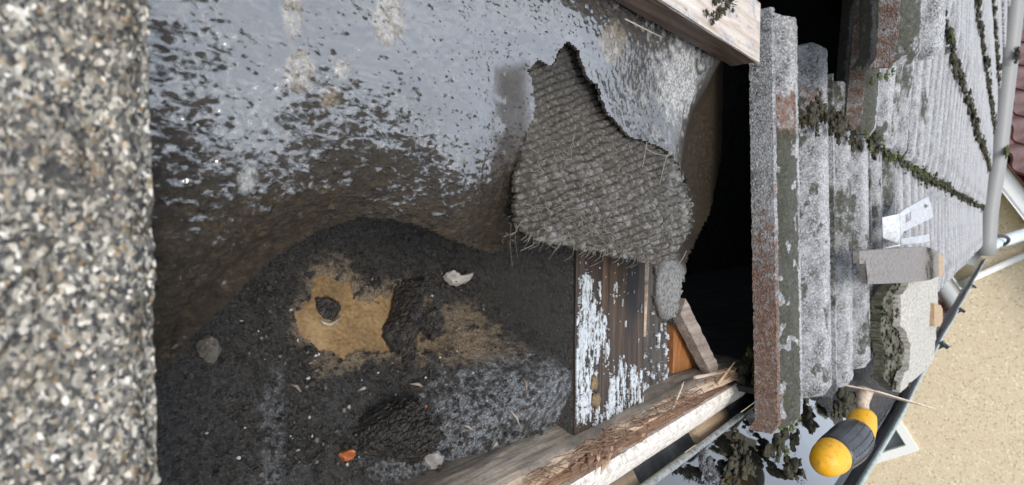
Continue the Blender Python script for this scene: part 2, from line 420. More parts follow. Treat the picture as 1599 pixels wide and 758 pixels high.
def felt_height(E_, S_):
    V0 = np.stack([E_, S_, np.zeros_like(E_)], -1); px, py = pix(V0)
    wob = 9*(fbm(E_*260, S_*260, 4, 3, .65)-.5)
    dh = sdf(HOLE, px, py)+wob
    dt = sdf(TEAR, px, py)+wob*.8
    n = .0035*(fbm(E_*9, S_*9, 2, 11)-.5)*2
    # sags between the rafters towards the hole in the eave
    lowdip = np.exp(-np.maximum(sdf([q for q in HOLE[:19]]+[(798, 1000), (100, 1000)], px, py), 0)/62.)
    n -= .021*lowdip
    # rolls down into the roof void on its right
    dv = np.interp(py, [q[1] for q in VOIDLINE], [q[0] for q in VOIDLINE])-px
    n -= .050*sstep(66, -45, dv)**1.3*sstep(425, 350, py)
    # trough on the left of the fold, lip along the tear
    sh = sdf([(790, 110), (826, 104), (830, 200), (808, 300), (808, 380), (770, 380), (770, 300), (790, 220)], px, py)
    n -= .004*sstep(60, -12, sh)
    n += .003*np.exp(-np.maximum(dt, 0)/22.)*sstep(870, 930, px)
    # coarse bitumen bumps, flatter where a film of water stands
    wetfilm = sstep(0, 1, np.clip((300-py)/260+.25*(fbm(E_*26, S_*26, 3, 8)-.5)*2+.10, 0, 1))
    wetfilm = np.clip(wetfilm+.45*sstep(560, 760, px)*sstep(340, 180, py), 0, 1)
    b = fbm(E_*300, S_*420, 3, 5, .55)-.5
    w1, w2, _ = wor(E_*230, S_*300, 21)
    pits = sstep(.34, .12, w1)*(vn(E_*120, S_*120, 30) > .48+.22*wetfilm)
    dry = sstep(915, 1010, px)
    amp = .00105*(1-wetfilm)+.00024*wetfilm
    n += amp*b*2*(1-.55*dry) - .0007*pits*(1-.6*dry) + .0004*(fbm(E_*80, S_*80, 3, 6)-.5)
    n += .0006*dry*(fbm(E_*700, S_*700, 2, 44)-.5)
    mud = np.clip(sstep(230, 400, py+70*(fbm(E_*30, S_*30, 3, 9)-.5))+lowdip*.9+sstep(24, -6, sh)*.9, 0, 1)  # brown mud; the strip left of the fold paints in its shaded side
    mud = np.clip(mud+sstep(62, 12, dv+22*(fbm(E_*60, S_*60, 4, 91)-.5)*2)*1.0, 0, 1)  # dirty brown at the void edge, darkened to paint in the tile shade
    rough = np.clip(.9*lowdip**1.3+.75*sstep(20, -8, sh)+.62*dry*(1-.3*wetfilm)+.9*sstep(70, 20, dv)+.2*(fbm(E_*60, S_*60, 3, 19)-.5), 0, 1)
    grit = np.zeros_like(n)
    for (x, y, rx, ry) in ((472, 110, 22, 42), (612, 28, 24, 48), (460, 20, 16, 60), (953, 66, 24, 32), (520, 150, 16, 22), (538, 110, 14, 16)):
        q = ((px-x)/rx)**2+((py-y)/ry)**2
        grit = np.maximum(grit, sstep(1.25, .55, q+.7*(fbm(E_*160, S_*160, 3, 31)-.5)*2))
    pale = sstep(1.3, .2, ((px-1062)/34)**2+((py-130)/70)**2+1.1*(fbm(E_*190, S_*190, 4, 33)-.5)*2)*.95
    pale = np.maximum(pale, .75*sstep(1.3, .3, ((px-397)/15)**2+((py-275)/24)**2+.8*(fbm(E_*170, S_*170, 3, 35)-.5)*2))
    pale = np.maximum(pale, .55*sstep(.55, .75, fbm(E_*240, S_*240, 4, 37))*dry*(1-sstep(70, 20, dv)))
    pale = np.maximum(pale, .5*sstep(1.2, .4, ((px-1050)/26)**2+((py-450)/58)**2))
    grit *= .85
    rough = np.clip(rough+.62*grit*sstep(.35, .6, fbm(E_*300, S_*300, 3, 53))+.6*pale, 0, 1)
    qx, qy = pix(np.stack([E_, S_, n], -1))
    dh = sdf(HOLE, qx, qy)+wob; dt = sdf(TEAR, qx, qy)+wob*.8
    # the film of rain shows as broken glints on the muddy slope too
    gl = sstep(.52, .62, fbm(E_*150, S_*210, 3, 51))
    rough = rough*(1-.8*gl*(1-dry)*(px < 800))
    wetfilm = np.clip(sstep(400, 60, py+110*(fbm(E_*34, S_*34, 3, 8)-.5)*2)*(1-.35*sstep(430, 260, px))+.25*sstep(640, 740, px)*sstep(330, 250, py)+.3*dry, 0, 1)*(1-.35*np.exp(-((px-500)/60)**2-((py-170)/70)**2))
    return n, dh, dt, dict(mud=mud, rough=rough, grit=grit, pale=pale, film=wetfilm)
def build_felt():
    nu, nv = 560, 520
    u = np.linspace(0, 1, nu); ee = .035+.64*u**1.25
    v = np.linspace(-1, 1, nv)
    E_, VV = np.meshgrid(ee, v, indexing='ij')
    S_ = np.where(VV > 0, VV*(.10+.30*E_/.6), VV*(.12+.22*E_/.6))
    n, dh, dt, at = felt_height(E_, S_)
    keepv = (dh > 0) & (dt > 0)
    k = keepv[:-1, :-1] & keepv[1:, :-1] & keepv[1:, 1:] & keepv[:-1, 1:]
    V = np.stack([E_, S_, n], -1).reshape(-1, 3)
    V, Fq, at = prune(V, gridF(nu, nv, k), {a: b.ravel() for a, b in at.items()})
    V, Fq, at = solid(V, Fq, at, .0022)
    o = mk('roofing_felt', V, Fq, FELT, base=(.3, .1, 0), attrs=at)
    tag(o, 'wet black bitumen roofing felt sagging and torn open above the sooty hole', 'roofing felt')
    return o
felt = build_felt()
# ---------------------------------------------------------------- folded flap with its weave showing
FLAPP = [(885, 66), (896, 80), (908, 100), (918, 122), (934, 138), (947, 172), (966, 195), (987, 214), (1005, 219), (1032, 229), (1052, 246), (1065, 268), (1076, 300),
         (1083, 330), (1078, 362), (1064, 385), (1058, 405), (1017, 414), (985, 404), (960, 404), (930, 394), (900, 391), (880, 384), (858, 383), (835, 375), (820, 362), (806, 352),
         (802, 330), (806, 300), (804, 280), (812, 250), (816, 225), (822, 205), (822, 185), (831, 160), (826, 135), (823, 108), (840, 93), (862, 100), (872, 80)]
def build_flap():
    nu, nv = 300, 300
    ee = np.linspace(.235, .50, nu); ss = np.linspace(-.045, .115, nv)
    E_, S_ = np.meshgrid(ee, ss, indexing='ij')
    px, py = pix(np.stack([E_, S_, np.zeros_like(E_)], -1))
    d = sdf(FLAPP, px, py)+7*(fbm(E_*500, S_*500, 3, 2)-.5)
    # weave directions follow the picture of the cloth: one thread down right, one down left
    a = (px*.36+py*.93)/11.2+1.3*(fbm(E_*34, S_*34, 3, 1)-.5)
    b = (px*.93-py*.36)/11.8+1.3*(fbm(E_*34, S_*34, 3, 4)-.5)
    la = np.abs(np.sin(math.pi*a)); lb = np.abs(np.sin(math.pi*(b+.5*(np.floor(a) % 2)*0)))
    groove = np.maximum(np.exp(-(la/.30)**2), 1.*np.exp(-(lb/.34)**2))
    groove *= np.clip(.15+1.5*fbm(E_*110, S_*110, 4, 14, .6), 0, 1.15)
    tq = np.clip((py-90)/300, 0, 1)
    up = sdf([(888, 66), (1071, 282), (1400, 282), (1400, 0), (888, 0)], px, py)
    n = -.007+.013*sstep(0, 1, tq)+.006*sstep(30, 120, up)*sstep(900, 1000, px)
    n += .006*np.sin(math.pi*np.clip((px-800)/270, 0, 1))*sstep(140, 330, py)
    n -= .0035*sstep(40, 0, np.abs(d))*sstep(330, 390, py)
    n -= .004*sstep(24, 0, np.abs(d))*sstep(860, 815, px)
    n = n-.0026*groove+.0010*(fbm(E_*500, S_*500, 3, 16)-.5)+.003*(fbm(E_*35, S_*35, 2, 18)-.5)
    weave_shade = np.clip(1-.95*groove-.55*sstep(60, 0, up)+.15, 0, 1)*(.55+.45*sstep(80, 220, py))  # dark in grooves; shade of the overhanging felt edge painted along the tear
    pale = .45*sstep(.5, .75, fbm(E_*120, S_*120, 4, 20))*sstep(1010, 1075, px)
    pale = np.maximum(pale, .28*sstep(.55, .7, fbm(E_*200, S_*200, 4, 23))*sstep(180, 330, py)*(1-groove))
    qx, qy = pix(np.stack([E_, S_, n], -1)); kv = sdf(FLAPP, qx, qy)+(9+14*sstep(1030, 1075, px))*(fbm(E_*330, S_*330, 4, 2, .65)-.5) < 0
    k = kv[:-1, :-1] & kv[1:, :-1] & kv[1:, 1:] & kv[:-1, 1:]
    V = np.stack([E_, S_, n], -1).reshape(-1, 3)
    V, Fq, at = prune(V, gridF(nu, nv, k), dict(weave_shade=weave_shade.ravel(), pale=pale.ravel()))
    V, Fq, at = solid(V, Fq, at, .0025)
    o = mk('felt_flap', V, Fq, FLAP, base=(.35, 0, 0), attrs=at)
    tag(o, 'torn grey felt flap folded over with its cross woven backing and frayed threads', 'felt flap')
    parts = []
    def onflap(x, y, lift=.001):
        tq = min(max((y-90)/300, 0), 1)
        return P(x, y, -.004+.013*tq+.005*math.sin(math.pi*min(max((x-800)/270, 0), 1))*(y > 200)+lift)
    for i in range(520):
        x = rng.uniform(815, 1065); y = rng.uniform(215, 395)
        if rng.random() < .45: y = rng.uniform(320, 398)
        if sdf(FLAPP, np.array([x]), np.array([y]))[0] > -4: continue
        an = rng.uniform(0, 6.28); L = rng.uniform(5, 22); cu = rng.uniform(-1.4, 1.4)
        pts = []
        for t in np.linspace(0, 1, 4):
            pts.append(onflap(x, y, rng.uniform(0, .0018))); x += math.cos(an)*L/3; y += math.sin(an)*L/3; an += cu/3
        parts.append(tube(pts, rng.uniform(.00006, .00019), 3, False))
    for i in range(26):                                     # frayed hem hanging into the hole
        x = rng.uniform(800, 1040); y = float(np.interp(x, [800, 835, 900, 1017, 1060], [350, 372, 388, 410, 402]))-3
        p = onflap(x, y, 0); L = rng.uniform(.003, .010); d_ = rng.normal(0, .25, 2)
        parts.append(tube([p, p+np.array([d_[0]*L, -.6*L, -.2*L]), p+np.array([d_[1]*L, -L, -.9*L])], .0002, 3, False))
    for x, y0, y1 in ((798, 350, 418), (806, 352, 402), (786, 372, 384)):
        p, q = onflap(x, y0, -.004), P(x+2, y1, -.03)
        parts.append(tube([p, p*.6+q*.4+np.array([.001, 0, -.002]), q], .0003, 3, False))
    for pts in ([(1008, 232), (1022, 240), (1041, 244), (1048, 236)], [(1041, 244), (1036, 262), (1030, 288)], [(1010, 222), (1006, 246), (1003, 262)], [(1060, 412), (1066, 404), (1072, 392)], [(1041, 244), (1052, 240)]):
        parts.append(tube([onflap(x, y, .003) for x, y in pts], .0004, 4, False))
    V, Fc = join(parts)
    tag(mk('frayed_thread', V, Fc, mat_plain('dirty_thread', (.17, .15, .125), .85, .5, 300), parent=o), kind='stuff')
build_flap()
# ================================================================ inside the eave: sooty bed on the soffit
BEDZ = -.136
TAN = [(470, 520), (466, 492), (488, 468), (490, 437), (512, 424), (545, 440), (556, 463), (582, 470), (600, 456), (622, 450), (642, 470), (664, 497), (690, 508),
       (704, 524), (694, 545), (640, 546), (600, 546), (572, 540), (540, 552), (500, 542)]
def bed_rise(e, y):
    return (.034*sstep(-.015, -.06, y)*(1-.75*sstep(-.07, -.11, y))*sstep(.26, .352, e)+.012*sstep(.22, .34, e)*sstep(-.105, -.08, y))*(1-sstep(.356, .372, e))
def bed_point(px, py, lift=0.):
    z = 0.
    for _ in range(6):
        p = PZ(px, py, BEDZ+z+lift); z = .5*z+.5*float(bed_rise(p[0], p@YW))
    return PZ(px, py, BEDZ+z+lift)
def build_bed():
    nu, nv = 600, 400
    ee = np.linspace(.055, .64, nu); yy = np.linspace(-.128, .12, nv)
    E_, Y_ = np.meshgrid(ee, yy, indexing='ij')
    base = E_[..., None]*np.array([1, 0, 0])+Y_[..., None]*YW
    rise = bed_rise(E_, Y_)
    px, py = pix(base+(BEDZ+rise)[..., None]*UPW)
    b1, b2, cid = wor(E_*190+1.2*fbm(E_*90, Y_*90, 2, 3), Y_*190, 41)
    c1, c2, _ = wor(E_*420, Y_*420+fbm(E_*200, Y_*200, 2, 9), 43)
    z = .0011*(1-b1)*(.3+cid)+.0012*(1-c1)+.0038*(fbm(E_*430, Y_*430, 3, 45, .65)-.5)+.010*(fbm(E_*22, Y_*22, 3, 47)-.5)
    # heaped up under the felt at the back and towards the near end
    z += .004*sstep(470, 340, py)*(px > 0)*sstep(880, 700, px)+.006*sstep(420, 270, px)
    dtan = sdf(TAN, px, py)+10*(fbm(E_*160, Y_*160, 3, 61)-.5)*2
    z = np.where(dtan < 14, z-.0095*sstep(8, -5, dtan), z)
    sand = sstep(36, 0, dtan)*sstep(.42, .62, fbm(E_*260, Y_*260, 4, 63)+.12*sstep(30, 0, dtan))
    for (x, y, rx, ry, k) in ((735, 538, 62, 34, 1.), (722, 498, 40, 28, .75), (512, 570, 36, 20, .7), (548, 566, 24, 14, .9), (790, 548, 40, 22, .7), (640, 562, 30, 16, .4), (478, 478, 14, 12, .6)):
        sand = np.maximum(sand, k*sstep(1.2, .1, ((px-x)/rx)**2+((py-y)/ry)**2+1.1*(fbm(E_*230, Y_*230, 4, 65)-.5)*2))
    pale_patch = np.zeros_like(z)
    for (x, y, rx, ry, k) in ((780, 640, 130, 80, 1.3), (720, 690, 70, 64, 1.2), (640, 735, 80, 30, .9), (850, 610, 60, 50, .8), (425, 690, 24, 120, .6), (560, 640, 80, 60, .14), (430, 740, 60, 40, .2)):
        pale_patch = np.maximum(pale_patch, k*sstep(1.25, .1, ((px-x)/rx)**2+((py-y)/ry)**2+1.2*(fbm(E_*200, Y_*200, 4, 67)-.5)*2))
    pale_patch *= sstep(.3, .6, fbm(E_*500, Y_*500, 3, 69))  # pale blue-grey patches on the muck, broken up by noise
    V = (base+(BEDZ+z+rise)[..., None]*UPW).reshape(-1, 3)
    o = mk('sooty_debris', V, gridF(nu, nv), MUCK, base=YZ(.3, 0, BEDZ), attrs=dict(sand=sand.ravel(), pale_patch=pale_patch.ravel()))
    tag(o, 'bed of black sooty muck and crumbs filling the open eave', 'debris', kind='stuff')
build_bed()
V, Fc = [], []
bz = BEDZ-.0028
nu, nv = 120, 60
E_, Y_ = np.meshgrid(np.linspace(.05, .66, nu), np.linspace(-.150, .14, nv), indexing='ij')
V = (E_[..., None]*np.array([1, 0, 0])+Y_[..., None]*YW+(bz+.0012*(fbm(E_*40, Y_*40, 3, 3)-.5))[..., None]*UPW).reshape(-1, 3)
o = mk('soffit_board', V, gridF(nu, nv), SOF, base=YZ(.3, 0, bz))
tag(o, 'wet tan soffit board showing through the black muck as a puddle shaped patch', 'soffit board')

def rough_lump(name, outline, zlo, hgt, label, cat, seed, res=70, mat=CHAR, crack=0., amp=.3):
    """a flat lump with a traced outline, lying on the bed: height field closed by its skirt"""
    xs = [q[0] for q in outline]; ys = [q[1] for q in outline]
    gx, gy = np.meshgrid(np.linspace(min(xs)-4, max(xs)+4, res), np.linspace(min(ys)-4, max(ys)+4, res), indexing='ij')
    d = sdf(outline, gx, gy)+2.5*(fbm(gx*.16, gy*.16, 3, seed)-.5)*2
    size = min(max(xs)-min(xs), max(ys)-min(ys))
    h = hgt*np.sqrt(np.clip(-d/(size*.28), 0, 1))*(1-amp+amp*2*fbm(gx*.09, gy*.09, 4, seed+5))
    w1, w2, _ = wor(gx*.14, gy*.10, seed+9)
    h += crack*(sstep(.02, .22, w2-w1)-.7)*(d < -2)+.0006*(fbm(gx*.6, gy*.6, 2, seed+2)-.5)
    dr = np.stack([gx, gy], -1)
    base = np.array([[bed_point(x, y, zlo) for y in gy[0]] for x in gx[:, 0]])
    V = base+h[..., None]*UPW
    kv = d < 3; k = kv[:-1, :-1] & kv[1:, :-1] & kv[1:, 1:] & kv[:-1, 1:]
    V = V-(d > 0)[..., None]*UPW*.003
    V, Fq, _ = prune(V.reshape(-1, 3), gridF(res, res, k))
    V, Fq, _ = solid(V, Fq[:, ::-1], {}, .004, -UPW)
    return tag(mk(name, V, Fq, mat), label, cat, 'charred pieces on the muck' if cat == 'charred wood' else 'small chips on the muck' if cat == 'chip' else None)
rough_lump('charred_stick', [(628, 440), (660, 436), (658, 470), (656, 490), (655, 505), (648, 530), (646, 552), (642, 578), (630, 576), (626, 552), (618, 535), (608, 520), (608, 508), (616, 492), (622, 470)],
           .002, .011, 'long charred black stick lying across the tan patch', 'charred wood', 3, 90, CHAR, .0015)
rough_lump('charred_splinter', [(655, 484), (664, 481), (680, 490), (690, 503), (689, 520), (683, 524), (673, 512), (662, 500)],
           .003, .009, 'short charred splinter pointing right off the long black stick', 'charred wood', 8, 50)
pts = [bed_point(x, y, -.001) for x, y in ((499, 499), (506, 505), (515, 507), (524, 503), (531, 494))]
V, Fc = tube(pts, [.0004, .0011, .0013, .0011, .0004], 6)
RIM = (V, Fc)
chip = rough_lump('dark_hole_chip', [(492, 466), (508, 464), (528, 472), (533, 485), (520, 502), (505, 498), (496, 486)],  # flat black lump standing in for a dark hole
           -.003, .005, 'small black chip standing in for a dark hole, with painted glint rim, in the left half of the tan patch', 'charred wood', 13, 50)
mk('rim_glint', *RIM, mat_plain('painted_rim_glint', (.26, .24, .20), .25, .2, 400), parent=chip)  # pale tube painting the wet glint on the hole's lower edge
rough_lump('charred_slab', [(585, 636), (632, 622), (645, 640), (664, 662), (681, 690), (668, 712), (648, 722), (622, 716), (590, 712), (562, 704), (556, 680), (566, 655)],
           .004, .022, 'square slab of charred wood cracked into small blocks near the bottom edge', 'charred wood', 21, 150, CHAR, .0045, .15)
STONE = mat_plain('muddy_stone', (.085, .075, .062), .8, .5, 250, .0008)
rough_lump('muddy_stone', [(306, 536), (318, 526), (334, 534), (342, 552), (336, 566), (320, 562), (310, 550)], .008, .009, 'muddy grey stone at the foot of the sagging felt on the left', 'stone', 31, 40, STONE)
PALEF = mat_plain('pale_crust', (.28, .265, .235), .8, .3, 300)
rough_lump('pale_crust', [(702, 425), (707, 423), (716, 430), (728, 429), (739, 426), (736, 433), (722, 437), (708, 433)], .010, .003, 'pale curved crust lying in the dark under the torn felt edge', 'crust', 35, 40, PALEF)
GREYCH = mat_plain('grey_slate_chip', (.20, .19, .18), .6, .3, 200)
rough_lump('grey_chip', [(668, 710), (680, 704), (692, 714), (690, 726), (680, 728)], .006, .004, 'flat grey chip leaning on the right corner of the charred slab', 'chip', 37, 40, GREYCH)
ORCH = mat_plain('orange_chip', (.28, .085, .025), .5, .4, 300)
for (x, y, r, lab) in ((546, 709, 8, 'small bright orange chip left of the charred slab'), (874, 504, 8, 'small orange leaf scrap in the dark beside the rafter'), (660, 638, 5, 'tiny red brown chip above the charred slab')):
    rough_lump('orange_chip', [(x-r, y-r*.2), (x-r*.2, y-r*.8), (x+r*.8, y-r*.5), (x+r, y+r*.5), (x, y+r*.7)], .006, .004, lab, 'chip', int(x), 24, ORCH)
# crumbs strewn on the bed
def crumbs(name, n, cols, zone, seed, rlo, rhi, label):
    r_ = np.random.default_rng(seed); parts = []
    for i in range(n):
        x = r_.uniform(zone[0], zone[2]); y = r_.uniform(zone[1], zone[3])
        if y > 735-(x-740)*.47 and x > 700: continue
        if sdf(TAN, np.array([x]), np.array([y]))[0] < 6: continue
        c = bed_point(x, y, .004+.0025*r_.random()); r = r_.uniform(rlo, rhi)
        parts.append(blob(c, (r*r_.uniform(.6, 1.6), r*r_.uniform(.6, 1.3), r*.7), 1, .5, seed+i))
    V, Fc = join(parts)
    tag(mk(name, V, Fc, cols, smooth=False), label, 'crumbs', kind='stuff')
crumbs('grey_crumb', 130, STONE, (300, 420, 870, 745), 5, .0005, .0016, 'grey crumbs strewn over the black muck')
crumbs('black_crumb', 1300, CHAR, (270, 370, 880, 750), 6, .0006, .0017, 'black crumbs and clods strewn over the muck')
crumbs('pale_crumb', 70, PALEF, (300, 430, 880, 745), 9, .0004, .0011, 'pale grit specks strewn over the black muck')
parts = []
for (x0, y0, x1, y1) in ((718, 664, 738, 672), (795, 640, 812, 668), (768, 700, 776, 690), (452, 600, 470, 612), (640, 600, 660, 604), (815, 590, 822, 612), (700, 655, 694, 668), (560, 610, 572, 606)):
    a, b = bed_point(x0, y0, .006), bed_point(x1, y1, .008)
    parts.append(tube([a, (a+b)/2+UPW*.002, b], [.0006, .0011, .0005], 5))
V, Fc = join(parts)
tag(mk('twig_scraps', V, Fc, W_STICK), 'thin pale twig scraps scattered on the pale grey patches', 'twigs', kind='stuff')
# ================================================================ moss
def moss_bunch(spots, mat, seed, blades=14, bl=.006):
    r_ = np.random.default_rng(seed); parts = []
    for (c, r) in spots:
        c = np.asarray(c, float)
        for q in range(8):                                  # a cushion of small uneven lumps
            o_ = r_.normal(0, .6, 3)*r*np.array([1, 1, .3]); rq = r*r_.uniform(.22, .55)
            parts.append(blob(c+o_, (rq*r_.uniform(.8, 1.5), rq*r_.uniform(.8, 1.3), rq*r_.uniform(.4, .75)), 2 if r > .006 else 1, .9, int(r_.integers(1000)), 3.1))
        for i in range(blades*2):
            d = r_.normal(0, 1, 3); d[2] = abs(d[2])*.9; d /= np.linalg.norm(d)
            p = c+d*r*r_.uniform(.4, 1.0)*np.array([1, 1, .6]); t = np.cross(d, r_.normal(0, 1, 3)); t /= np.linalg.norm(t)+1e-9; L = bl*r_.uniform(.18, .55); w2 = L*.2
            b_ = r_.normal(0, .35, 3)*L
            parts.append((np.array([p-t*w2, p+t*w2, p+d*L*.6+t*w2*.8+b_*.4, p+d*L+b_]), [(0, 1, 2), (0, 2, 3)]))
    return join(parts)
def moss_thing(name, spots, mat, seed, label, cat='moss', kind=None, **kw):
    V, Fc = moss_bunch(spots, mat, seed, **kw)
    return tag(mk(name, V, Fc, mat), label, cat, {'moss_clump': 'moss clumps in the gutter and on the tiles', 'moss_tuft': 'green moss tufts', 'moss_line': 'moss lines along the tile courses'}.get(name), kind)
# ================================================================ timbers
def beam(name, sect, e0, e1, mat, parent=None, ne=160, ns=5, amp=.0015, seed=0, skew=0., smooth=True, fdir=None, drift=None):
    """beam along e; sect = list of (s, n) corners, sides subdivided and roughened, ends closed"""
    pts = []
    m_ = len(sect)
    for i in range(m_):
        a, b = np.array(sect[i]), np.array(sect[(i+1) % m_])
        for t in range(ns): pts.append(a+(b-a)*t/ns)
    pts = np.array(pts); k = len(pts); c = pts.mean(0)
    ee = np.linspace(e0, e1, ne)
    ii, jj = np.meshgrid(np.arange(ne), np.arange(k), indexing='ij')
    ang = jj*2*math.pi/k
    nz = (fbm(ee[ii]*16+np.cos(ang)*3, np.sin(ang)*9+seed, 4, seed)-.5)*2+.6*(fbm(ee[ii]*50, jj*1.9+seed, 3, seed+3)-.5)*2
    out = pts-c; out = out/np.linalg.norm(out, axis=1)[:, None]
    SN = pts[jj]+out[jj]*(amp*nz)[..., None]
    if drift is not None: SN = SN+np.array([drift(x) for x in ee])[:, None, :]
    V = np.concatenate([(ee[ii]+skew*(SN[..., 0]-c[0]))[..., None], SN], -1).reshape(-1, 3)
    Fc = [(i*k+j, i*k+(j+1) % k, (i+1)*k+(j+1) % k, (i+1)*k+j) for i in range(ne-1) for j in range(k)]
    Fc += [tuple(range(k-1, -1, -1)), tuple((ne-1)*k+j for j in range(k))]
    return V, Fc
# batten on the felt, top right
bt = root('roof_batten', (.45, .14, .0), 'sawn roof batten with pale top and wet brown side lying across the felt', 'batten')
V, Fc = beam('b', [(.139, .003), (.187, .003), (.187, .0245), (.139, .0245)], .18, .556, W_BROWN, ne=140, amp=.0006, seed=4)
mk('batten_side', V, Fc, W_BROWN, parent=bt, smooth=False)
def bdr(x): return (0, 0)
V, Fc = beam('b', [(.1385, .0252), (.190, .0252), (.190, .0275), (.1385, .0275)], .18, .557, W_PALE, ne=140, amp=.0005, seed=5)
mk('batten_top', V, Fc, W_PALE, parent=bt, smooth=False)
parts = [tube([P(976, 30, .004), P(1004, 44, .004), P(1034, 59, .004)], .0005, 4)]
V, Fc = join(parts); tag(mk('pale_thread', V, Fc, FIB), 'thin pale thread lying along the lower edge of the sawn batten', 'thread')
parts = []
for (x, y, r) in ((1128, 10, .006), (1140, 4, .007), (1122, 22, .005), (1112, 30, .004), (1102, 20, .0028), (1118, -6, .006)):
    parts.append((P(x, y, .029), r*.8))
V, Fc = moss_bunch(parts, None, 77, 24, .005); tag(mk('dirt_clump', V, Fc, MOSS_D), 'clump of dark dirt and moss on top of the sawn batten', 'dirt')
# rafter foot with flaking paint
e0, e1 = .360, .4655
V, Fc = box((e0, -.168, -.125), (e1-e0, 0, 0), (0, .5, 0), (0, 0, .090))
rf = root('rafter', (.41, -.12, -.125), 'black wet rafter foot with flaking blue white paint under the felt flap', 'rafter')
nu, nv = 60, 160
E_, S_ = np.meshgrid(np.linspace(e0, e1, nu), np.linspace(-.168, .33, nv), indexing='ij')
top = -.0350+.0014*(fbm(E_*160, S_*9, 4, 3)-.5)*2+.0007*(fbm(E_*400, S_*30, 3, 5)-.5)
Vt = np.stack([E_, S_, top], -1).reshape(-1, 3); Ft = gridF(nu, nv)
Vs, Fs, _ = solid(Vt, Ft, {}, .09)
mk('rafter_timber', Vs, Fs, W_WET, parent=rf, mi=None)
Vb, Fb = box((e0-.0012, -.168, -.126), (.001, 0, 0), (0, .5, 0), (0, 0, .0895))
mk('shaded_wet_cheek', Vb, Fb, MUCK, parent=rf, smooth=False)  # dark sheet over the wet black side, its shade put into the colour
nu, nv = 340, 420
E_, S_ = np.meshgrid(np.linspace(e0+.001, e1-.001, nu), np.linspace(-.166, -.012, nv), indexing='ij')
px, py = pix(np.stack([E_, S_, np.full_like(E_, -.035)], -1))
m_ = np.full(px.shape, -1.)
for poly, wgt in (([(888, 600), (884, 565), (893, 530), (905, 480), (912, 440), (918, 470), (932, 490), (938, 510), (930, 545), (922, 570), (920, 600), (917, 640), (905, 656), (898, 640)], 1.),
                  ([(915, 650), (950, 628), (962, 598), (966, 570), (970, 600), (985, 580), (992, 600), (1000, 585), (1004, 620), (960, 640), (930, 655)], .8),
                  ([(938, 555), (945, 530), (952, 545), (950, 570), (940, 575)], .4), ([(958, 455), (966, 430), (972, 440), (962, 468)], .5), ([(905, 480), (912, 405), (922, 420), (914, 480)], .3), ):
    m_ = np.maximum(m_, np.where(sdf(poly, px, py) < 12, wgt-.03*np.maximum(sdf(poly, px, py), 0)-.35*(wgt < 0), -1))
st = .5*fbm(E_*420, S_*70, 4, 77)+.5*fbm(E_*700, S_*420, 5, 78, .7)
kv = (m_+3.2*(st-.5)) > .74
kv |= (fbm(E_*300, S_*120, 3, 79) > .80) & (px > 925)
k = kv[:-1, :-1] & kv[1:, :-1] & kv[1:, 1:] & kv[:-1, 1:]
V = np.stack([E_, S_, np.interp(E_, [e0, e1], [0, 0])-.0335+.0014*(fbm(E_*160, S_*9, 4, 3)-.5)*2+.0006*(st-.5)], -1).reshape(-1, 3)
V[:, 2] -= .0006
V, Fq, _ = prune(V, gridF(nu, nv, k)); V, Fq, _ = solid(V, Fq, {}, .0009)
tag(mk('paint_flakes', V, Fq, PAINTB, parent=rf), kind='stuff')
TANR = mat_plain('tan_resin', (.14, .095, .045), .7, .6, 350)
V, Fc = join([blob(P(928, 600, -.0335), (.0045, .0055, .0018), 2, .7, 2, 2.6), blob(P(931, 626, -.0335), (.005, .006, .0018), 2, .7, 5, 2.6)])
tag(mk('paint_blister', V, Fc, TANR, parent=rf), 'tan blisters low on the rafter face')
# second timber right of the rafter, paler split edge
st_ = root('packing_timber', (.50, -.1, -.12), 'grey damp packing timber fixed against the right side of the black rafter', 'timber')
V, Fc = beam('x', [(-.166, -.115), (.10, -.115), (.10, -.047), (-.166, -.047)], e1+.002, .540, W_STICK, ne=40, ns=14, amp=.0018, seed=17)
mk('timber_body', V, Fc, mat_wood('damp_grey_wood', [(.25, (.012, .009, .007)), (.5, (.05, .041, .034)), (.8, (.18, .16, .14))], .7, 1, 1., .0016), parent=st_)
V, Fc = beam('x', [(-.10, -.047), (-.02, -.047), (-.02, -.036), (-.10, -.039)], e1+.0015, e1+.012, W_SPLIT, ne=8, ns=14, amp=.0010, seed=18)
mk('split_edge', V, Fc, W_SPLIT, parent=st_)
nu, nv = 190, 270
E_, S_ = np.meshgrid(np.linspace(e1+.003, .537, nu), np.linspace(-.164, -.06, nv), indexing='ij')
px, py = pix(np.stack([E_, S_, np.full_like(E_, -.046)], -1))
f_ = fbm(E_*190, S_*190, 5, 81, .62)
kv = (f_ + .26*sstep(560, 620, py) + .2*np.exp(-((px-1048)/15)**2-((py-545)/45)**2) - .0*px) > .70
k = kv[:-1, :-1] & kv[1:, :-1] & kv[1:, 1:] & kv[:-1, 1:]
V = np.stack([E_, S_, -.0452+.003*(f_-.5)], -1).reshape(-1, 3); V, Fq, _ = prune(V, gridF(nu, nv, k)); V, Fq, _ = solid(V, Fq, {}, .0015)
tag(mk('paint_flakes', V, Fq, PAINTB, parent=st_), kind='stuff')
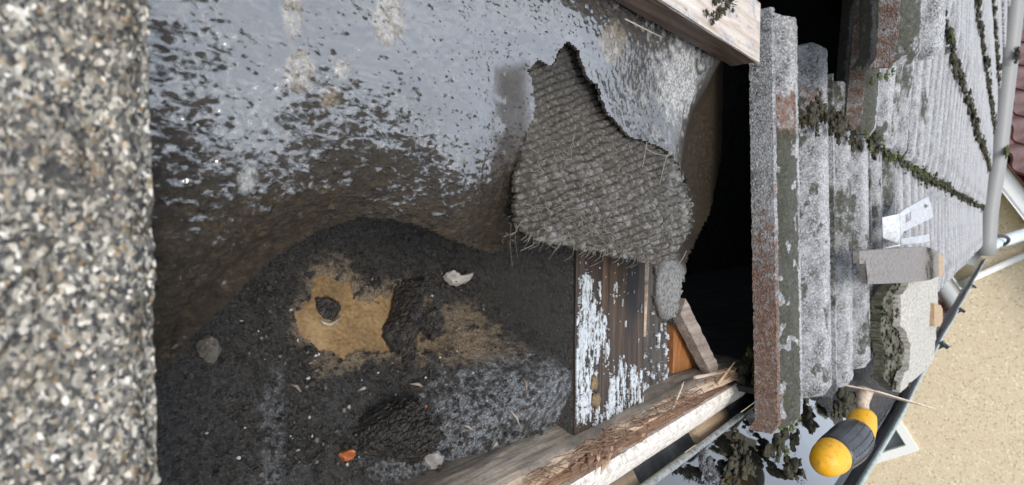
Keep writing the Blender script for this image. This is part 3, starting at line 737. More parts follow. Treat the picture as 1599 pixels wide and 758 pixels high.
# orange board and leaning stick beside the void
pts = [P(1052, 508, -.045), P(1072, 520, -.045), P(1112, 582, -.05), P(1100, 600, -.055), P(1050, 612, -.05)]
V, Fc = plate(pts, (0, 0, -.014)); o = mk('orange_board', V, Fc, W_ORANGE, smooth=False)
tag(o, 'bare orange brown board wedged behind the leaning stick', 'board')
a, b = P(1066, 478, -.028), P(1118, 582, -.030); dv_ = (b-a)/np.linalg.norm(b-a); sd_ = np.cross(dv_, [0, 0, 1]); sd_ /= np.linalg.norm(sd_)
nn = 40; parts = []
ts = np.linspace(0, 1, nn); Vv = []
for i, t in enumerate(ts):
    c = a+(b-a)*t; j = .0012*(vn(t*14, 1., 5)-.5)
    for (q, r) in ((-.0085, -.010), (.0085, -.010), (.0085, 0), (.004, .0012), (-.0085, .0003)):
        Vv.append(c+sd_*(q+j+.001*(vn(t*22, q*900, 6)-.5))+np.array([0, 0, r+.0012*(vn(t*25, r*900+q*500, 8)-.5)]))
Fc = [(i*5+j, i*5+(j+1) % 5, (i+1)*5+(j+1) % 5, (i+1)*5+j) for i in range(nn-1) for j in range(5)]+[(4, 3, 2, 1, 0), tuple((nn-1)*5+j for j in range(5))]
tag(mk('leaning_stick', np.array(Vv), Fc, W_STICK, smooth=False), 'rough grey brown stick leaning diagonally at the edge of the dark void', 'stick')
# ---------------------------------------------------------------- rotten fascia
fa = root('fascia_board', YZ(.45, -.13, -.2), 'rotten split fascia board with grey top, crumbling brown heart and white painted face', 'fascia board')
def dr1(x): return (-.012*max(0, (x-.55))/.18, -.0)
V, Fc = beam('f', [(-.150, -.085), (-.150, -.050), (-.154, -.031), (-.163, -.026), (-.172, -.085)], .12, .716, W_GREY, ne=260, ns=6, amp=.0030, seed=31, drift=dr1)
mk('weathered_edge', V, Fc, W_GREY, parent=fa)
V, Fc = beam('f', [(-.1575, -.085), (-.1575, -.030), (-.162, -.0225), (-.166, -.024), (-.168, -.085)], .12, .712, W_SPLIT, ne=260, ns=5, amp=.0022, seed=33, drift=dr1)
mk('split_face', V, Fc, W_SPLIT, parent=fa)
V, Fc = beam('f', [(-.165, -.085), (-.165, -.030), (-.172, -.027), (-.181, -.0285), (-.183, -.085)], .12, .705, W_ROT, ne=420, ns=7, amp=.0042, seed=35, drift=dr1)
mk('rotten_heart', V, Fc, W_ROT, parent=fa)
V, Fc = beam('f', [(-.178, -.085), (-.1785, -.024), (-.184, -.0205), (-.2045, -.0335), (-.210, -.085)], .12, .716, PAINTW, ne=160, ns=3, amp=.0003, seed=37)
mk('painted_face', V, Fc, PAINTW, parent=fa, smooth=False)
parts = []
for i in range(190):                                        # torn fibres, thick in two nests
    k_ = rng.random()
    x = rng.normal(945, 18) if k_ < .22 else (rng.normal(1045, 26) if k_ < .42 else rng.uniform(820, 1145))
    yc = 343+(x-1573)*-.545 + rng.normal(0, 9)
    p = P(x, yc, -.021); an = rng.normal(.05, .5); L = rng.uniform(.008, .032); lift = rng.uniform(0, .007)
    q = p+np.array([math.cos(an)*L, -.4*abs(math.sin(an))*L, lift]); mid = (p+q)/2+rng.normal(0, .0025, 3)
    parts.append(tube([p, mid, q], [.0003, rng.uniform(.0002, .0008), .0001], 4, False))
V, Fc = join(parts); tag(mk('rotten_splinters', V, Fc, ROTFIB, parent=fa), kind='stuff')
parts = []
for i in range(40):                                         # crumbled cubes of brown rot
    x = rng.normal(938, 20) if i < 26 else rng.uniform(800, 1140); yc = 343+(x-1573)*-.575+rng.normal(0, 9)
    c = P(x, yc, -.020+rng.uniform(-.002, .002)); parts.append(blob(c, rng.uniform(.0012, .0045 if i < 26 else .0026, 3)*np.array([1.9, 1, .8]), 1, .6, i))
V, Fc = join(parts); tag(mk('rot_crumbs', V, Fc, W_ROT, parent=fa, smooth=False), kind='stuff')
parts = []
for (x0, y0, x1, y1, r) in ((1120, 600, 1147, 566, .0022), (1085, 590, 1146, 578, .0016), (952, 700, 938, 742, .0035), (936, 700, 930, 738, .002), (1050, 640, 1068, 596, .0009), (1066, 600, 1059, 622, .0009)):
    parts.append(tube([P(x0, y0, -.022), (P(x0, y0, -.02)+P(x1, y1, -.016))/2, P(x1, y1, -.018)], [r, r*.8, .0003], 5))
V, Fc = join(parts); tag(mk('long_splinter', V, Fc, W_SPLIT, parent=fa, smooth=False), kind='stuff')
# tan under-fascia behind the gutter and a black board added as its dark gap
V, Fc = box(YZ(.1, -.1487, -.30), (6.9, 0, 0), -.0218*YW, .1535*UPW); tag(mk('dark_gap_board', V, Fc, BLACK, smooth=False), 'black board added as the dark gap behind the gutter under the rotten fascia', 'board')
uf = root('fascia_packer', YZ(.35, -.15, -.25), 'tan timber packer below the white fascia face behind the gutter', 'packer')
for ea, eb in ((.12, .447), (.575, .66)):
    V, Fc = box(YZ(ea, -.1505, -.24), (eb-ea, 0, 0), -.0202*YW, .1018*UPW)
    mk('packer_block', V, Fc, mat_wood('tan_packer', [(.25, (.16, .105, .06)), (.5, (.33, .24, .15)), (.8, (.48, .39, .28))], .7), parent=uf)
# ================================================================ gutter
gy0, gy1, gz = -.170, -.324, -.131
gc, gr = (gy0+gy1)/2, (gy0-gy1)/2
prof = [(gc+gr*math.cos(a), gz-gr*.95*math.sin(a)) for a in np.linspace(0, math.pi, 25)]
prof_in = [(gc+(gr-.0028)*math.cos(a), gz-(gr*.95-.0028)*math.sin(a)) for a in np.linspace(math.pi, 0, 25)]
loop = prof+prof_in; k = len(loop)
gut = root('gutter', YZ(2., gc, gz-gr), 'black half round plastic gutter under the tile tails with pale rim', 'gutter')
ge = np.concatenate([np.linspace(.1, 1.6, 40), np.linspace(1.7, 7.0, 30)])
V = np.array([YZ(x, y+.0012*math.sin(x*9), z+.0015*math.sin(x*5+1)) for x in ge for (y, z) in loop])
Fc = [(i*k+j, i*k+(j+1) % k, (i+1)*k+(j+1) % k, (i+1)*k+j) for i in range(len(ge)-1) for j in range(k)]
mk('gutter_trough', V, Fc, GUT, parent=gut)
def rimtube(y, z, r, name, mat, ea=.1, eb=7.0, lab=None):
    V, Fc = tube([YZ(x, y+.0012*math.sin(x*9), z+.0015*math.sin(x*5+1)) for x in np.linspace(ea, eb, 60)], r, 8)
    o = mk(name, V, Fc, mat, parent=gut)
    if lab: o['label'] = lab
rimtube(gy1-.001, gz+.001, .0032, 'outer_rim', GLIP)
rimtube(gy0, gz+.001, .0032, 'inner_rim', mat_paint('dirty_rim', (.26, .27, .26), (.05, .05, .045), .7, .5), .1, .672)
V = np.array([YZ(x, y, gz-.0195) for x in (.1, .7, 1.2, 3, 6.98) for y in (gc+gr*.965, gc-gr*.965)])
o = mk('gutter_water', V, np.array([[0, 2, 3, 1], [2, 4, 5, 3], [4, 6, 7, 5], [6, 8, 9, 7]]), WATER, base=YZ(1, gc, gz-.0195))
tag(o, 'still rainwater standing in the black gutter', 'water', kind='structure')
nu, nv = 160, 40
E_, T_ = np.meshgrid(np.linspace(.90, 2.7, nu), np.linspace(-.93, .93, nv), indexing='ij')
zz = gz-.034+.018*sstep(.90, 1.02, E_)*sstep(2.7, 2.3, E_)+.010*(fbm(E_*22, T_*2.2, 4, 3)-.5)+.004*(fbm(E_*90, T_*8, 3, 5)-.5)
V = (E_[..., None]*np.array([1, 0, 0])+(gc+gr*T_*.95)[..., None]*YW+zz[..., None]*UPW).reshape(-1, 3)
o = mk('gutter_dark_fill', V, gridF(nu, nv), MUCK, base=YZ(1.5, gc, gz-.04)); tag(o, 'black bank added over the gutter water to darken it beyond the trowel', 'dark fill', kind='stuff')  # dark bank added over the water so this stretch looks black
# a few gutter brackets and clips at the outer rim
for x in (2.05, 2.9, 4.0):
    V, Fc = join([box(YZ(x, gy1-.012, gz-.03), (.03, 0, 0), .014*YW, .042*UPW), tube([YZ(x+.015, gy1-.004, gz+.008), YZ(x+.015, gy1-.02, gz+.014)], .006, 8)])
    mk('gutter_clip', V, Fc, GUT, parent=gut, smooth=False)
# ================================================================ roof tiles
ROLL, COVER, TLEN, TTH = .1375, .275, .42, .018
def prof_n(u):
    """height of the tile's top across its width, two rounded rolls, u from the left edge"""
    x = (u-.086)/ROLL; d = np.abs(x-np.round(x))*ROLL
    r = np.where(d < .054, .028*np.cos(d/.054*math.pi/2)**1.3, 0.)
    edge = .024*sstep(.040, .006, u)
    return np.maximum(r, edge)+.010
def tile_mesh(nu, nv, hi=False, seed=0, width=.294, u0=0.):
    u = np.linspace(u0, width, nu); v = np.linspace(0, TLEN, nv)
    U, Vv = np.meshgrid(u, v, indexing='ij')
    n = prof_n(U)
    n = n-.006*sstep(.012, 0, Vv)                           # worn nose at the tail
    red = np.zeros_like(U); moss = np.zeros_like(U)
    jag = np.zeros_like(U)
    if hi:
        g1, _, gid = wor(U*430, Vv*430, seed+1)
        n = n+.0011*(1-g1)*(.3+gid)+.0014*(fbm(U*190, Vv*190, 3, seed+2)-.5)+.0010*(fbm(U*700, Vv*700, 2, seed+4)-.5)
        jag = .010*(fbm(U*60, np.zeros_like(U)+seed, 3, seed+6)-.5)
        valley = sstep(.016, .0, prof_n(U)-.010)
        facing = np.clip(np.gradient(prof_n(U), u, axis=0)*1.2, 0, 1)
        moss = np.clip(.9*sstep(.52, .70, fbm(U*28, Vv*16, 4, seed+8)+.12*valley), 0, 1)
        red = .35*sstep(.62, .8, fbm(U*22, Vv*10, 4, seed+10))
    else:
        n = n+.0015*(fbm(U*60, Vv*60, 2, seed+2)-.5)
        moss = .4*sstep(.62, .8, fbm(U*30, Vv*14, 3, seed+8))
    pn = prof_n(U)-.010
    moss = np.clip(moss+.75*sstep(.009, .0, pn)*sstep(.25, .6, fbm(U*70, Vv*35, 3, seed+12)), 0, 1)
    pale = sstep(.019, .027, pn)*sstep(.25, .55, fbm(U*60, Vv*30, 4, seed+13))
    V = np.stack([U, Vv+jag*(Vv > TLEN*.5), n], -1).reshape(-1, 3)
    at = dict(red=red.ravel(), moss=moss.ravel(), pale=pale.ravel())
    return V, gridF(nu, nv), at
def tile_solid(V, Fq, at, t=TTH):
    n0 = len(V)
    V, Fq, at = solid(V, Fq, at, t)
    return V, Fq, at, n0
# rolltop at the tails of the courses, n of the tile's own datum
SC = [-.235, .125, .47, .815, 1.16, 1.505, 1.85, 2.195, 2.54]
NT = [.036, .046, .086, .108, .130, .152, .176, .20, .224]
E0 = .594
roof = root('tiled_roof', (2.5, .3, 0), 'grey lichen covered concrete tile roof with mossy course lines running away to the right', 'roof')
low = []
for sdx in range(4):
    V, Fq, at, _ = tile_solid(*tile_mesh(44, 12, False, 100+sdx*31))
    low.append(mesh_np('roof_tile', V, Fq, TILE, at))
def tile_matrix(e, j, de=0, ds=0, dn=0, rz=0):
    s0, n0 = SC[j]+ds, NT[j]-.036+dn
    s1, n1 = SC[j+1], NT[j+1]-.036-.021
    return Matrix.Translation((e+de, s0, n0)) @ Matrix.Rotation(math.atan2(n1-n0, s1-s0), 4, 'X') @ Matrix.Rotation(rz, 4, 'Z')
def add_part(me, mtx, name='roof_tile', label=None):
    o = bpy.data.objects.new(name, me); S.collection.objects.link(o); o.parent = roof
    o.matrix_local = Matrix.Translation(-Vector(ORI[roof.name])) @ mtx
    if label: o['label'] = label
    return o
NCOL = 23
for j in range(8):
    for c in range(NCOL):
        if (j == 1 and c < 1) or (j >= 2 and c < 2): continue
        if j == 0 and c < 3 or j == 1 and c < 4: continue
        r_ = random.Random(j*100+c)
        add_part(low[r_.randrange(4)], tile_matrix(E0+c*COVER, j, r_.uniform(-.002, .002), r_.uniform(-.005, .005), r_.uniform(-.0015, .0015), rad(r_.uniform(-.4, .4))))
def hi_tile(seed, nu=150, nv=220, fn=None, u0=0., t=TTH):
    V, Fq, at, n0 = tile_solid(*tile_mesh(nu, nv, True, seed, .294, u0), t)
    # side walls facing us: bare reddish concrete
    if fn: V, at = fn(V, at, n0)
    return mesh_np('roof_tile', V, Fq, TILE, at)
def first(V, at, n0):
    e_, s_ = V[:, 0], V[:, 1]
    q = fbm(s_*120+e_*60, e_*160+3, 5, 1, .72)-.5
    V[:, 2] += .017*sstep(.055, .037, e_)
    edge = sstep(.045, .039, e_)
    red = edge*sstep(.40, .10, s_)*.75; q = q*.0
    strip = sstep(.040, .045, e_)*sstep(.088, .080, e_)
    moss = strip*np.clip(.25+1.2*sstep(.36, .24, s_)*sstep(.28, .45, fbm(e_*90, s_*60, 3, 5)), 0, 1)*sstep(.36, .28, s_)
    s_ = s_+.16*q
    red2 = strip*sstep(.25, .31, s_)*sstep(.37, .33, s_)*.7+strip*.45*sstep(.13, .03, s_)
    third = sstep(.09, .10, e_)*sstep(.225, .21, e_)
    red3 = third*sstep(.30, .34, s_)*sstep(.40, .36, s_)*.6
    at['red'] = np.clip(red+red2+red3, 0, 1)
    at['moss'] = np.clip(moss+.7*third*sstep(.60, .72, fbm(e_*60, s_*40, 3, 7)), 0, 1)*(1-red)
    V[:, 2] -= .0
    return V, at
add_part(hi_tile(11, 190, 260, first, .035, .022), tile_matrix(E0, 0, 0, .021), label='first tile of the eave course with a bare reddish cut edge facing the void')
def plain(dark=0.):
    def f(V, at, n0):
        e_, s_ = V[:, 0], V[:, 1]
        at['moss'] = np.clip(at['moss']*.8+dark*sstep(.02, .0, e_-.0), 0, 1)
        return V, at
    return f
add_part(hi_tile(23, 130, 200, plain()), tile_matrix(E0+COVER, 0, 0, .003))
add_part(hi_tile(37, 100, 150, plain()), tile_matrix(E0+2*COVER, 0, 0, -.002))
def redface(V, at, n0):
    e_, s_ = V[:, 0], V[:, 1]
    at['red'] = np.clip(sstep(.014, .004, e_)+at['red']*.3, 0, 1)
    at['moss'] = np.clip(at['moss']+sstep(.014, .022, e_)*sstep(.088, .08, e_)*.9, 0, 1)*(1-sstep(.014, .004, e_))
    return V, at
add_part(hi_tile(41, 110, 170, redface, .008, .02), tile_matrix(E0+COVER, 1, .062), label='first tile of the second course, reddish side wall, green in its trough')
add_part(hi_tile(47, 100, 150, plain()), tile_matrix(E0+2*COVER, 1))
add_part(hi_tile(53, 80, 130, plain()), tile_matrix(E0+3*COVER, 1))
# loose tile pushed up and twisted on the second course
def loose(V, at, n0):
    e_, s_ = V[:, 0], V[:, 1]
    at['red'] = np.clip(sstep(.014, .004, e_), 0, 1)
    at['moss'] = np.clip(sstep(.014, .022, e_)*sstep(.088, .08, e_)*.85*sstep(.3, .5, fbm(e_*80, s_*50, 3, 9)+.1)+.2*at['moss'], 0, 1)*(1-at['red'])
    return V, at
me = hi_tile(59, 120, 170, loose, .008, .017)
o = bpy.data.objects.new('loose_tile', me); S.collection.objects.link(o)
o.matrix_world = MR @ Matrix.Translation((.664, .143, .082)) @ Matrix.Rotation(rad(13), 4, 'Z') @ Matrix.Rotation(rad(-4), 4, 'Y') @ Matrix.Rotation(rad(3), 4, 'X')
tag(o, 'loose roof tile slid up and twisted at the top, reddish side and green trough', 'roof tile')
# near tile filling the left of the picture
nu, nv = 190, 330
ee = np.linspace(-.085, .0575, nu); ss = np.linspace(-.16, .16, nv)
E_, S_ = np.meshgrid(ee, ss, indexing='ij')
E2 = E_-.0015*np.sign(S_)*0-.010*S_*0+.0012*(fbm(S_*140, E_*20, 3, 3)-.5)*sstep(.04, .0575, E_)
g1, g2, gid = wor(E_*680, S_*500, 71); h1, _, hid = wor(E_*270, S_*200, 73)
n = .0490+.0024*(1-g1)*(.25+gid)+.0022*(1-h1)*hid+.0012*(fbm(E_*900, S_*900, 2, 75)-.5)+.0022*(fbm(E_*90, S_*90, 3, 77)-.5)
n -= .006*sstep(.047, .0575, E_)**2
V = np.stack([E2, S_, n], -1).reshape(-1, 3)
V, Fq, at = solid(V, gridF(nu, nv), {}, .016)
o = mk('near_tile', V, Fq, NEAR, base=(-.02, 0, .033))
tag(o, 'blurred granular grey roof tile close to us along the left edge', 'roof tile')
# moss along the course lines
def moss_line(j, e_a, e_b, step, r0, seed, label, dz=.0, mat=MOSS_D):
    r_ = np.random.default_rng(seed); spots = []; x = e_a
    while x < e_b:
        u = (x-E0) % COVER
        spots.append(((x, SC[j]+r_.uniform(-.016, .004), NT[j]-.036+float(prof_n(np.array([u]))[0])-.012+r_.uniform(-.003, .006)+dz), r0*r_.uniform(.55, 1.25)*(1+.25*(x-.8))))
        x += step*r_.uniform(.5, 1.4)*(1+.3*(x-.8))
    return moss_thing('moss_line', spots, mat, seed, label, kind='stuff', blades=22, bl=.0055)
moss_line(1, .72, 6.8, .013, .0085, 3, 'dark moss and grit packed along the lowest course line of the roof')
moss_line(2, 1.15, 6.8, .022, .013, 5, 'thick dark moss packed along the next course line up the roof')
moss_line(3, 1.15, 6.8, .03, .015, 7, 'moss tufts along the third course line near the top right')
moss_line(4, 1.15, 6.8, .04, .016, 9, 'thin row of moss along the topmost visible course line')
sp = [((x, SC[1]+random.Random(i).uniform(-.02, 0), .034+random.Random(i+50).uniform(0, .01)), .006) for i, x in enumerate(np.linspace(1.0, 2.6, 26))]
moss_thing('moss_tuft', sp, MOSS_G, 15, 'bright green moss tufts along the lowest course line', kind='stuff', blades=16, bl=.007)
sp = [((x, SC[2]-.01, .08), .012) for x in (1.35, 1.47, 1.58, 1.9)]
moss_thing('moss_tuft', sp, MOSS_G, 17, 'bright green moss tuft at the top of the thick second moss line', kind='stuff', blades=24, bl=.012)
moss_thing('moss_clump', [(P(1272, 172, .034), .011), (P(1282, 160, .034), .009), (P(1266, 180, .036), .009), (P(1290, 185, .034), .007), (P(1300, 178, .034), .007)], MOSS_D, 19, 'dark moss clump on the bare tile heads left of the course line')
moss_thing('moss_clump', [(P(1372, 118, .062), .006), (P(1384, 121, .066), .006), (P(1393, 112, .07), .005), (P(1360, 128, .05), .005)], MOSS_G, 23, 'small green moss clump under the tail of the loose tile', blades=22)
# moss and muck in the gutter
moss_thing('moss_clump', [(P(x, y, n_), r) for x, y, n_, r in ((1200, 660, .0, .012), (1215, 690, .005, .013), (1240, 680, .012, .012), (1205, 712, .0, .014), (1232, 725, .01, .014), (1215, 748, .0, .015), (1250, 745, .015, .012), (1190, 740, -.01, .012), (1262, 640, .015, .009), (1265, 665, .018, .009))],
           MOSS_D, 29, 'dark moss heap in the gutter beneath the first tile', blades=50, bl=.0042)
moss_thing('moss_clump', [(P(x, y, n_), r) for x, y, n_, r in ((1222, 660, .014, .007), (1236, 668, .016, .006), (1245, 655, .016, .006), (1228, 705, .018, .005))], MOSS_G, 31, 'bright green moss on top of the heap beneath the first tile', blades=40, bl=.004)
moss_thing('moss_clump', [(P(x, y, n_), r) for x, y, n_, r in ((1148, 680, -.02, .007), (1160, 700, -.015, .008), (1168, 722, -.01, .009), (1178, 745, -.008, .010), (1146, 732, -.014, .010), (1158, 748, -.010, .011), (1136, 752, -.012, .010), (1150, 764, -.008, .012), (1150, 712, -.016, .006))], MOSS_D, 37, 'narrow dark moss ridge standing in the gutter water', blades=40, bl=.004)
moss_thing('moss_clump', [(P(x, y, n_), r) for x, y, n_, r in ((1166, 575, -.02, .015), (1160, 596, -.025, .012), (1170, 560, -.02, .010), (1150, 585, -.03, .010))], MOSS_D, 41, 'black moss clump with a green fringe at the end of the rotten fascia', blades=40, bl=.004)
moss_thing('moss_tuft', [(P(x, y, -.008), .0035) for x, y in ((1172, 556), (1176, 570), (1177, 585), (1175, 598), (1168, 550))], MOSS_G, 43, 'green fringe on the black moss clump at the fascia end', blades=30, bl=.005)
GREYM = mat_moss('grey_root_mat', (.02, .02, .022), (.17, .17, .175))
moss_thing('root_mat', [(P(x, y, -.018), r) for x, y, r in ((1094, 712, .006), (1102, 726, .008), (1108, 742, .010), (1118, 757, .011))], GREYM, 47, 'grey matted roots standing in the gutter water beside the fascia', 'root mat', blades=70, bl=.007)
moss_thing('moss_clump', [(P(x, y, n_), r) for x, y, n_, r in ((1322, 616, .022, .014), (1316, 630, .022, .014), (1327, 630, .02, .013), (1308, 636, .02, .012), (1332, 622, .02, .012))], MOSS_D, 53, 'dark moss clump in the gutter behind the trowel handle', blades=40)
moss_thing('moss_clump', [(P(1444, 564, .05), .015), (P(1442, 566, .05), .014)], MOSS_G, 59, 'green moss clump at the right foot of the upturned broken tile', blades=40, bl=.01)
moss_thing('moss_clump', [(P(1418, 596, .055), .010), (P(1422, 585, .055), .009)], MOSS_D, 61, 'round moss ball beside the pale root at the broken tile', blades=30)
# ================================================================ broken upturned tile, strap, clip
bk = root('broken_tile', P(1410, 600, .06), 'upturned broken tile with cream underside, mossy broken edge and two brown nibs', 'roof tile')
TL, TR, BL, BR = P(1418, 432, .074), P(1464, 425, .100), P(1404, 612, .070), P(1462, 562, .094)
nu, nv = 60, 90
outl = [(1418, 425), (1466, 425), (1464, 500), (1460, 560), (1444, 580), (1412, 606), (1403, 614), (1402, 596), (1410, 580), (1418, 572), (1420, 545), (1412, 525), (1404, 508), (1406, 480), (1404, 462), (1412, 452)]
a_, b_ = np.meshgrid(np.linspace(-.25, 1.08, nu), np.linspace(-.1, 1.12, nv), indexing='ij')
Vg = (TL*(1-a_)[..., None]+TR*a_[..., None])*(1-b_)[..., None]+(BL*(1-a_)[..., None]+BR*a_[..., None])*b_[..., None]
px, py = pix(Vg)
d = sdf(outl, px, py)+3*(fbm(a_*14, b_*18, 3, 3)-.5)
Vg = Vg+np.array([0, 0, 1])*(.0012*(fbm(a_*16, b_*24, 3, 5)-.5)+.003*sstep(.16, .1, np.abs(a_-.05)))[..., None]
kv = d < 0; k = kv[:-1, :-1] & kv[1:, :-1] & kv[1:, 1:] & kv[:-1, 1:]
V, Fq, _ = prune(Vg.reshape(-1, 3), gridF(nu, nv, k)); V, Fq, _ = solid(V, Fq[:, ::-1], {}, .011)
mk('tile_underside', V, Fq, CREAM, parent=bk)
out2 = [(1400, 440), (1420, 436), (1416, 455), (1406, 470), (1408, 500), (1422, 545), (1420, 570), (1408, 590), (1404, 612), (1392, 606), (1378, 590), (1384, 560), (1376, 530), (1374, 500), (1378, 470), (1388, 450)]
gx, gy = np.meshgrid(np.linspace(1370, 1426, 60), np.linspace(430, 616, 120), indexing='ij')
d = sdf(out2, gx, gy)+4*(fbm(gx*.12, gy*.12, 3, 4)-.5)
nn_ = np.interp(gx, [1370, 1426], [.046, .074])+.005*(fbm(gx*.07, gy*.07, 4, 6)-.5)+.003*(fbm(gx*.3, gy*.3, 2, 8)-.5)
Vg = np.array([[P(gx[i, j], gy[i, j], nn_[i, j]) for j in range(120)] for i in range(60)])
kv = d < 0; k = kv[:-1, :-1] & kv[1:, :-1] & kv[1:, 1:] & kv[:-1, 1:]
V, Fq, _ = prune(Vg.reshape(-1, 3), gridF(60, 120, k)); V, Fq, _ = solid(V, Fq[:, ::-1], {}, .016)
mk('mossy_edge', V, Fq, mat_moss('mossy_mortar', (.02, .021, .012), (.17, .165, .12)), parent=bk)
V, Fc = moss_bunch([(P(x, y, .064+.0002*(x-1390)), .006) for x, y in ((1388, 470), (1392, 500), (1400, 520), (1396, 545), (1402, 565), (1392, 585), (1384, 560), (1386, 525), (1400, 490), (1394, 455), (1384, 495), (1408, 548), (1398, 600))], None, 5, 16, .006)
tag(mk('edge_moss', V, Fc, MOSS_D, parent=bk), kind='stuff')
for (x0, x1, y0, y1) in ((1461, 1473, 395, 434), (1459, 1472, 474, 510)):
    pts = [P(x0, y0, .098), P(x1-3, y0+3, .100), P(x1, y0+9, .100), P(x1, y1-8, .100), P(x1-4, y1, .100), P(x0, y1, .098)]
    V, Fc = plate(pts, (0, 0, -.013)); mk('nib', V, Fc, NIBM, parent=bk, smooth=False)
    V, Fc = plate([P(x0-1, y0-3, .1015)]+[P(x, y, .1015) for x, y in ((x1-1, y0), (x1+2, y0+8), (x1+2, y1-7), (x1-2, y1+2))]+[P(x0-1, y1+2, .1015)], (0, 0, -.0035))
# curved grey fragment
stt = []
for i, t in enumerate(np.linspace(0, 1, 30)):
    x = 1342+t*124; n0 = .062+.040*t+.010*sstep(.8, 1, t); sag = 7*math.sin(math.pi*t*.9)*.4
    y0 = 392-8*t+ (8*sstep(.82, 1, t)); y1 = 444-10*t+10*math.sin(t*2.4)*.35 - (4*sstep(.85, 1, t))
    if t < .08: y1 = 412
    for q in np.linspace(0, 1, 7): stt.append(P(x, y0+(y1-y0)*q, n0-.001*abs(q-.5)+.0008*(vn(t*30, q*8, 3)-.5)))
V = np.array(stt); Fq = gridF(30, 7); V, Fq, _ = solid(V, Fq[:, ::-1], {}, .007)
tag(mk('curved_fragment', V, Fq, STRAP), 'long grey curved tile fragment lying across the top of the upturned broken tile', 'tile fragment')
# galvanised clip
cl = root('metal_clip', P(1410, 372, .06), 'bright galvanised metal clip with a square hole standing on the tiles', 'metal clip')
def clipP(x, y): return P(x, y, .070+.022*(x-1405)/55)
outl = [(1404, 334), (1410, 328), (1450, 306), (1454, 318), (1458, 340), (1412, 362), (1406, 372)]
hole = [(1413, 336), (1421, 331), (1421, 342), (1413, 347)]
def clip_plate():
    gx, gy = np.meshgrid(np.linspace(1402, 1460, 90), np.linspace(304, 374, 110), indexing='ij')
    d = sdf(outl, gx, gy); dh = sdf(hole, gx, gy); d2 = sdf([(1440, 318), (1446, 316), (1448, 325), (1441, 327)], gx, gy)
    kv = (d < 0) & (dh > 0); k = kv[:-1, :-1] & kv[1:, :-1] & kv[1:, 1:] & kv[:-1, 1:]
    Vg = np.array([[clipP(gx[i, j], gy[i, j]) for j in range(110)] for i in range(90)])
    Vg[..., 2] += .0016*np.exp(-np.maximum(dh, 0)/3.)
    V, Fq, _ = prune(Vg.reshape(-1, 3), gridF(90, 110, k)); return solid(V, Fq[:, ::-1], {}, .0022)[:2]
V, Fq = clip_plate(); mk('clip_plate', V, Fq, STEEL, parent=cl)
p = [clipP(1404, 334), clipP(1406, 382), clipP(1400, 372)-np.array([0, 0, .018]), clipP(1399, 340)-np.array([0, 0, .018])]
V, Fc = plate(p, (.0018, 0, .0)); mk('clip_side', V, Fc, STEEL, parent=cl, smooth=False)
p = [clipP(1407, 373), clipP(1451, 366), clipP(1452, 377), clipP(1408, 383)]
V, Fc = plate(p, (0, 0, -.002)); mk('clip_foot', V, Fc, STEEL, parent=cl, smooth=False)
V, Fc = plate([clipP(1405, 384), clipP(1449, 378), clipP(1449, 378)+np.array([0, -.004, -.02]), clipP(1402, 386)+np.array([0, -.004, -.02])], (0, .0018, 0)); mk('clip_web', V, Fc, STEEL, parent=cl, smooth=False)
V, Fc = blob(clipP(1444, 322)+np.array([0, 0, .001]), .0035, 2, .4, 3); mk('clip_rivet', V, Fc, mat_plain('dull_rivet', (.15, .15, .15), .6), parent=cl)
# pale root/spur beside the broken tile
V, Fc = join([tube([P(1424, 584, .062), P(1430, 572, .064), P(1434, 566, .066)], [.003, .004, .005], 8), tube([P(1426, 562, .066), P(1433, 565, .067), P(1438, 570, .066)], [.002, .004, .002], 8), tube([P(1424, 584, .062), P(1430, 582, .06), P(1432, 590, .058)], [.002, .003, .001], 6)])
tag(mk('screw_hook', V, Fc, STEEL), 'small pale metal hook at the foot of the upturned broken tile', 'hook')
# ================================================================ trowel
YEL = mat_paint('yellow_rubber', (.68, .34, .010), (.16, .09, .025), .24, .45)
GRIP = mat_plain('grey_black_grip', (.028, .03, .034), .3, .5, 120)
RUST = mat_paint('rusty_steel', (.50, .43, .35), (.20, .11, .06), .6, .5)
def pd(px, py, z):                                          # a point at distance z along the view axis
    c = np.array([(px-799.5)/F*z, (379-py)/F*z, -z]); return EYE+R@c
tw = root('trowel', pd(1310, 700, .70), 'yellow and black handled trowel resting over the gutter with its blade edge on', 'trowel')
ctrl = np.array([pd(1280, 727, .655), pd(1300, 712, .675), pd(1322, 695, .70), pd(1341, 674, .725), pd(1347, 654, .74), pd(1347, 640, .747)])
def spline(c, n):
    t = np.linspace(0, len(c)-1, n); out = []
    for q in t:
        i = min(int(q), len(c)-2); f = q-i
        p0, p1, p2, p3 = c[max(i-1, 0)], c[i], c[i+1], c[min(i+2, len(c)-1)]
        out.append(.5*((2*p1)+(-p0+p2)*f+(2*p0-5*p1+4*p2-p3)*f*f+(-p0+3*p1-3*p2+p3)*f**3))
    return np.array(out)
path = spline(ctrl, 90)
L = np.concatenate([[0], np.cumsum(np.linalg.norm(np.diff(path, axis=0), axis=1))]); L /= L[-1]
rr = np.interp(L, [0, .02, .06, .14, .3, .5, .62, .7, .78, .86, .94, .98, 1], [.001, .0095, .0155, .019, .0215, .0228, .0218, .0195, .0172, .0165, .0150, .011, .003])
def handle_part(name, l0, l1, mat, dr=0.):
    m_ = (L >= l0) & (L <= l1)
    V, Fc = tube(path[m_], rr[m_]+dr, 28); mk(name, V, Fc, mat, parent=tw)
handle_part('butt_cap', 0, .235, YEL); handle_part('grip', .225, .70, GRIP, .0003); handle_part('front_collar', .69, 1, YEL)
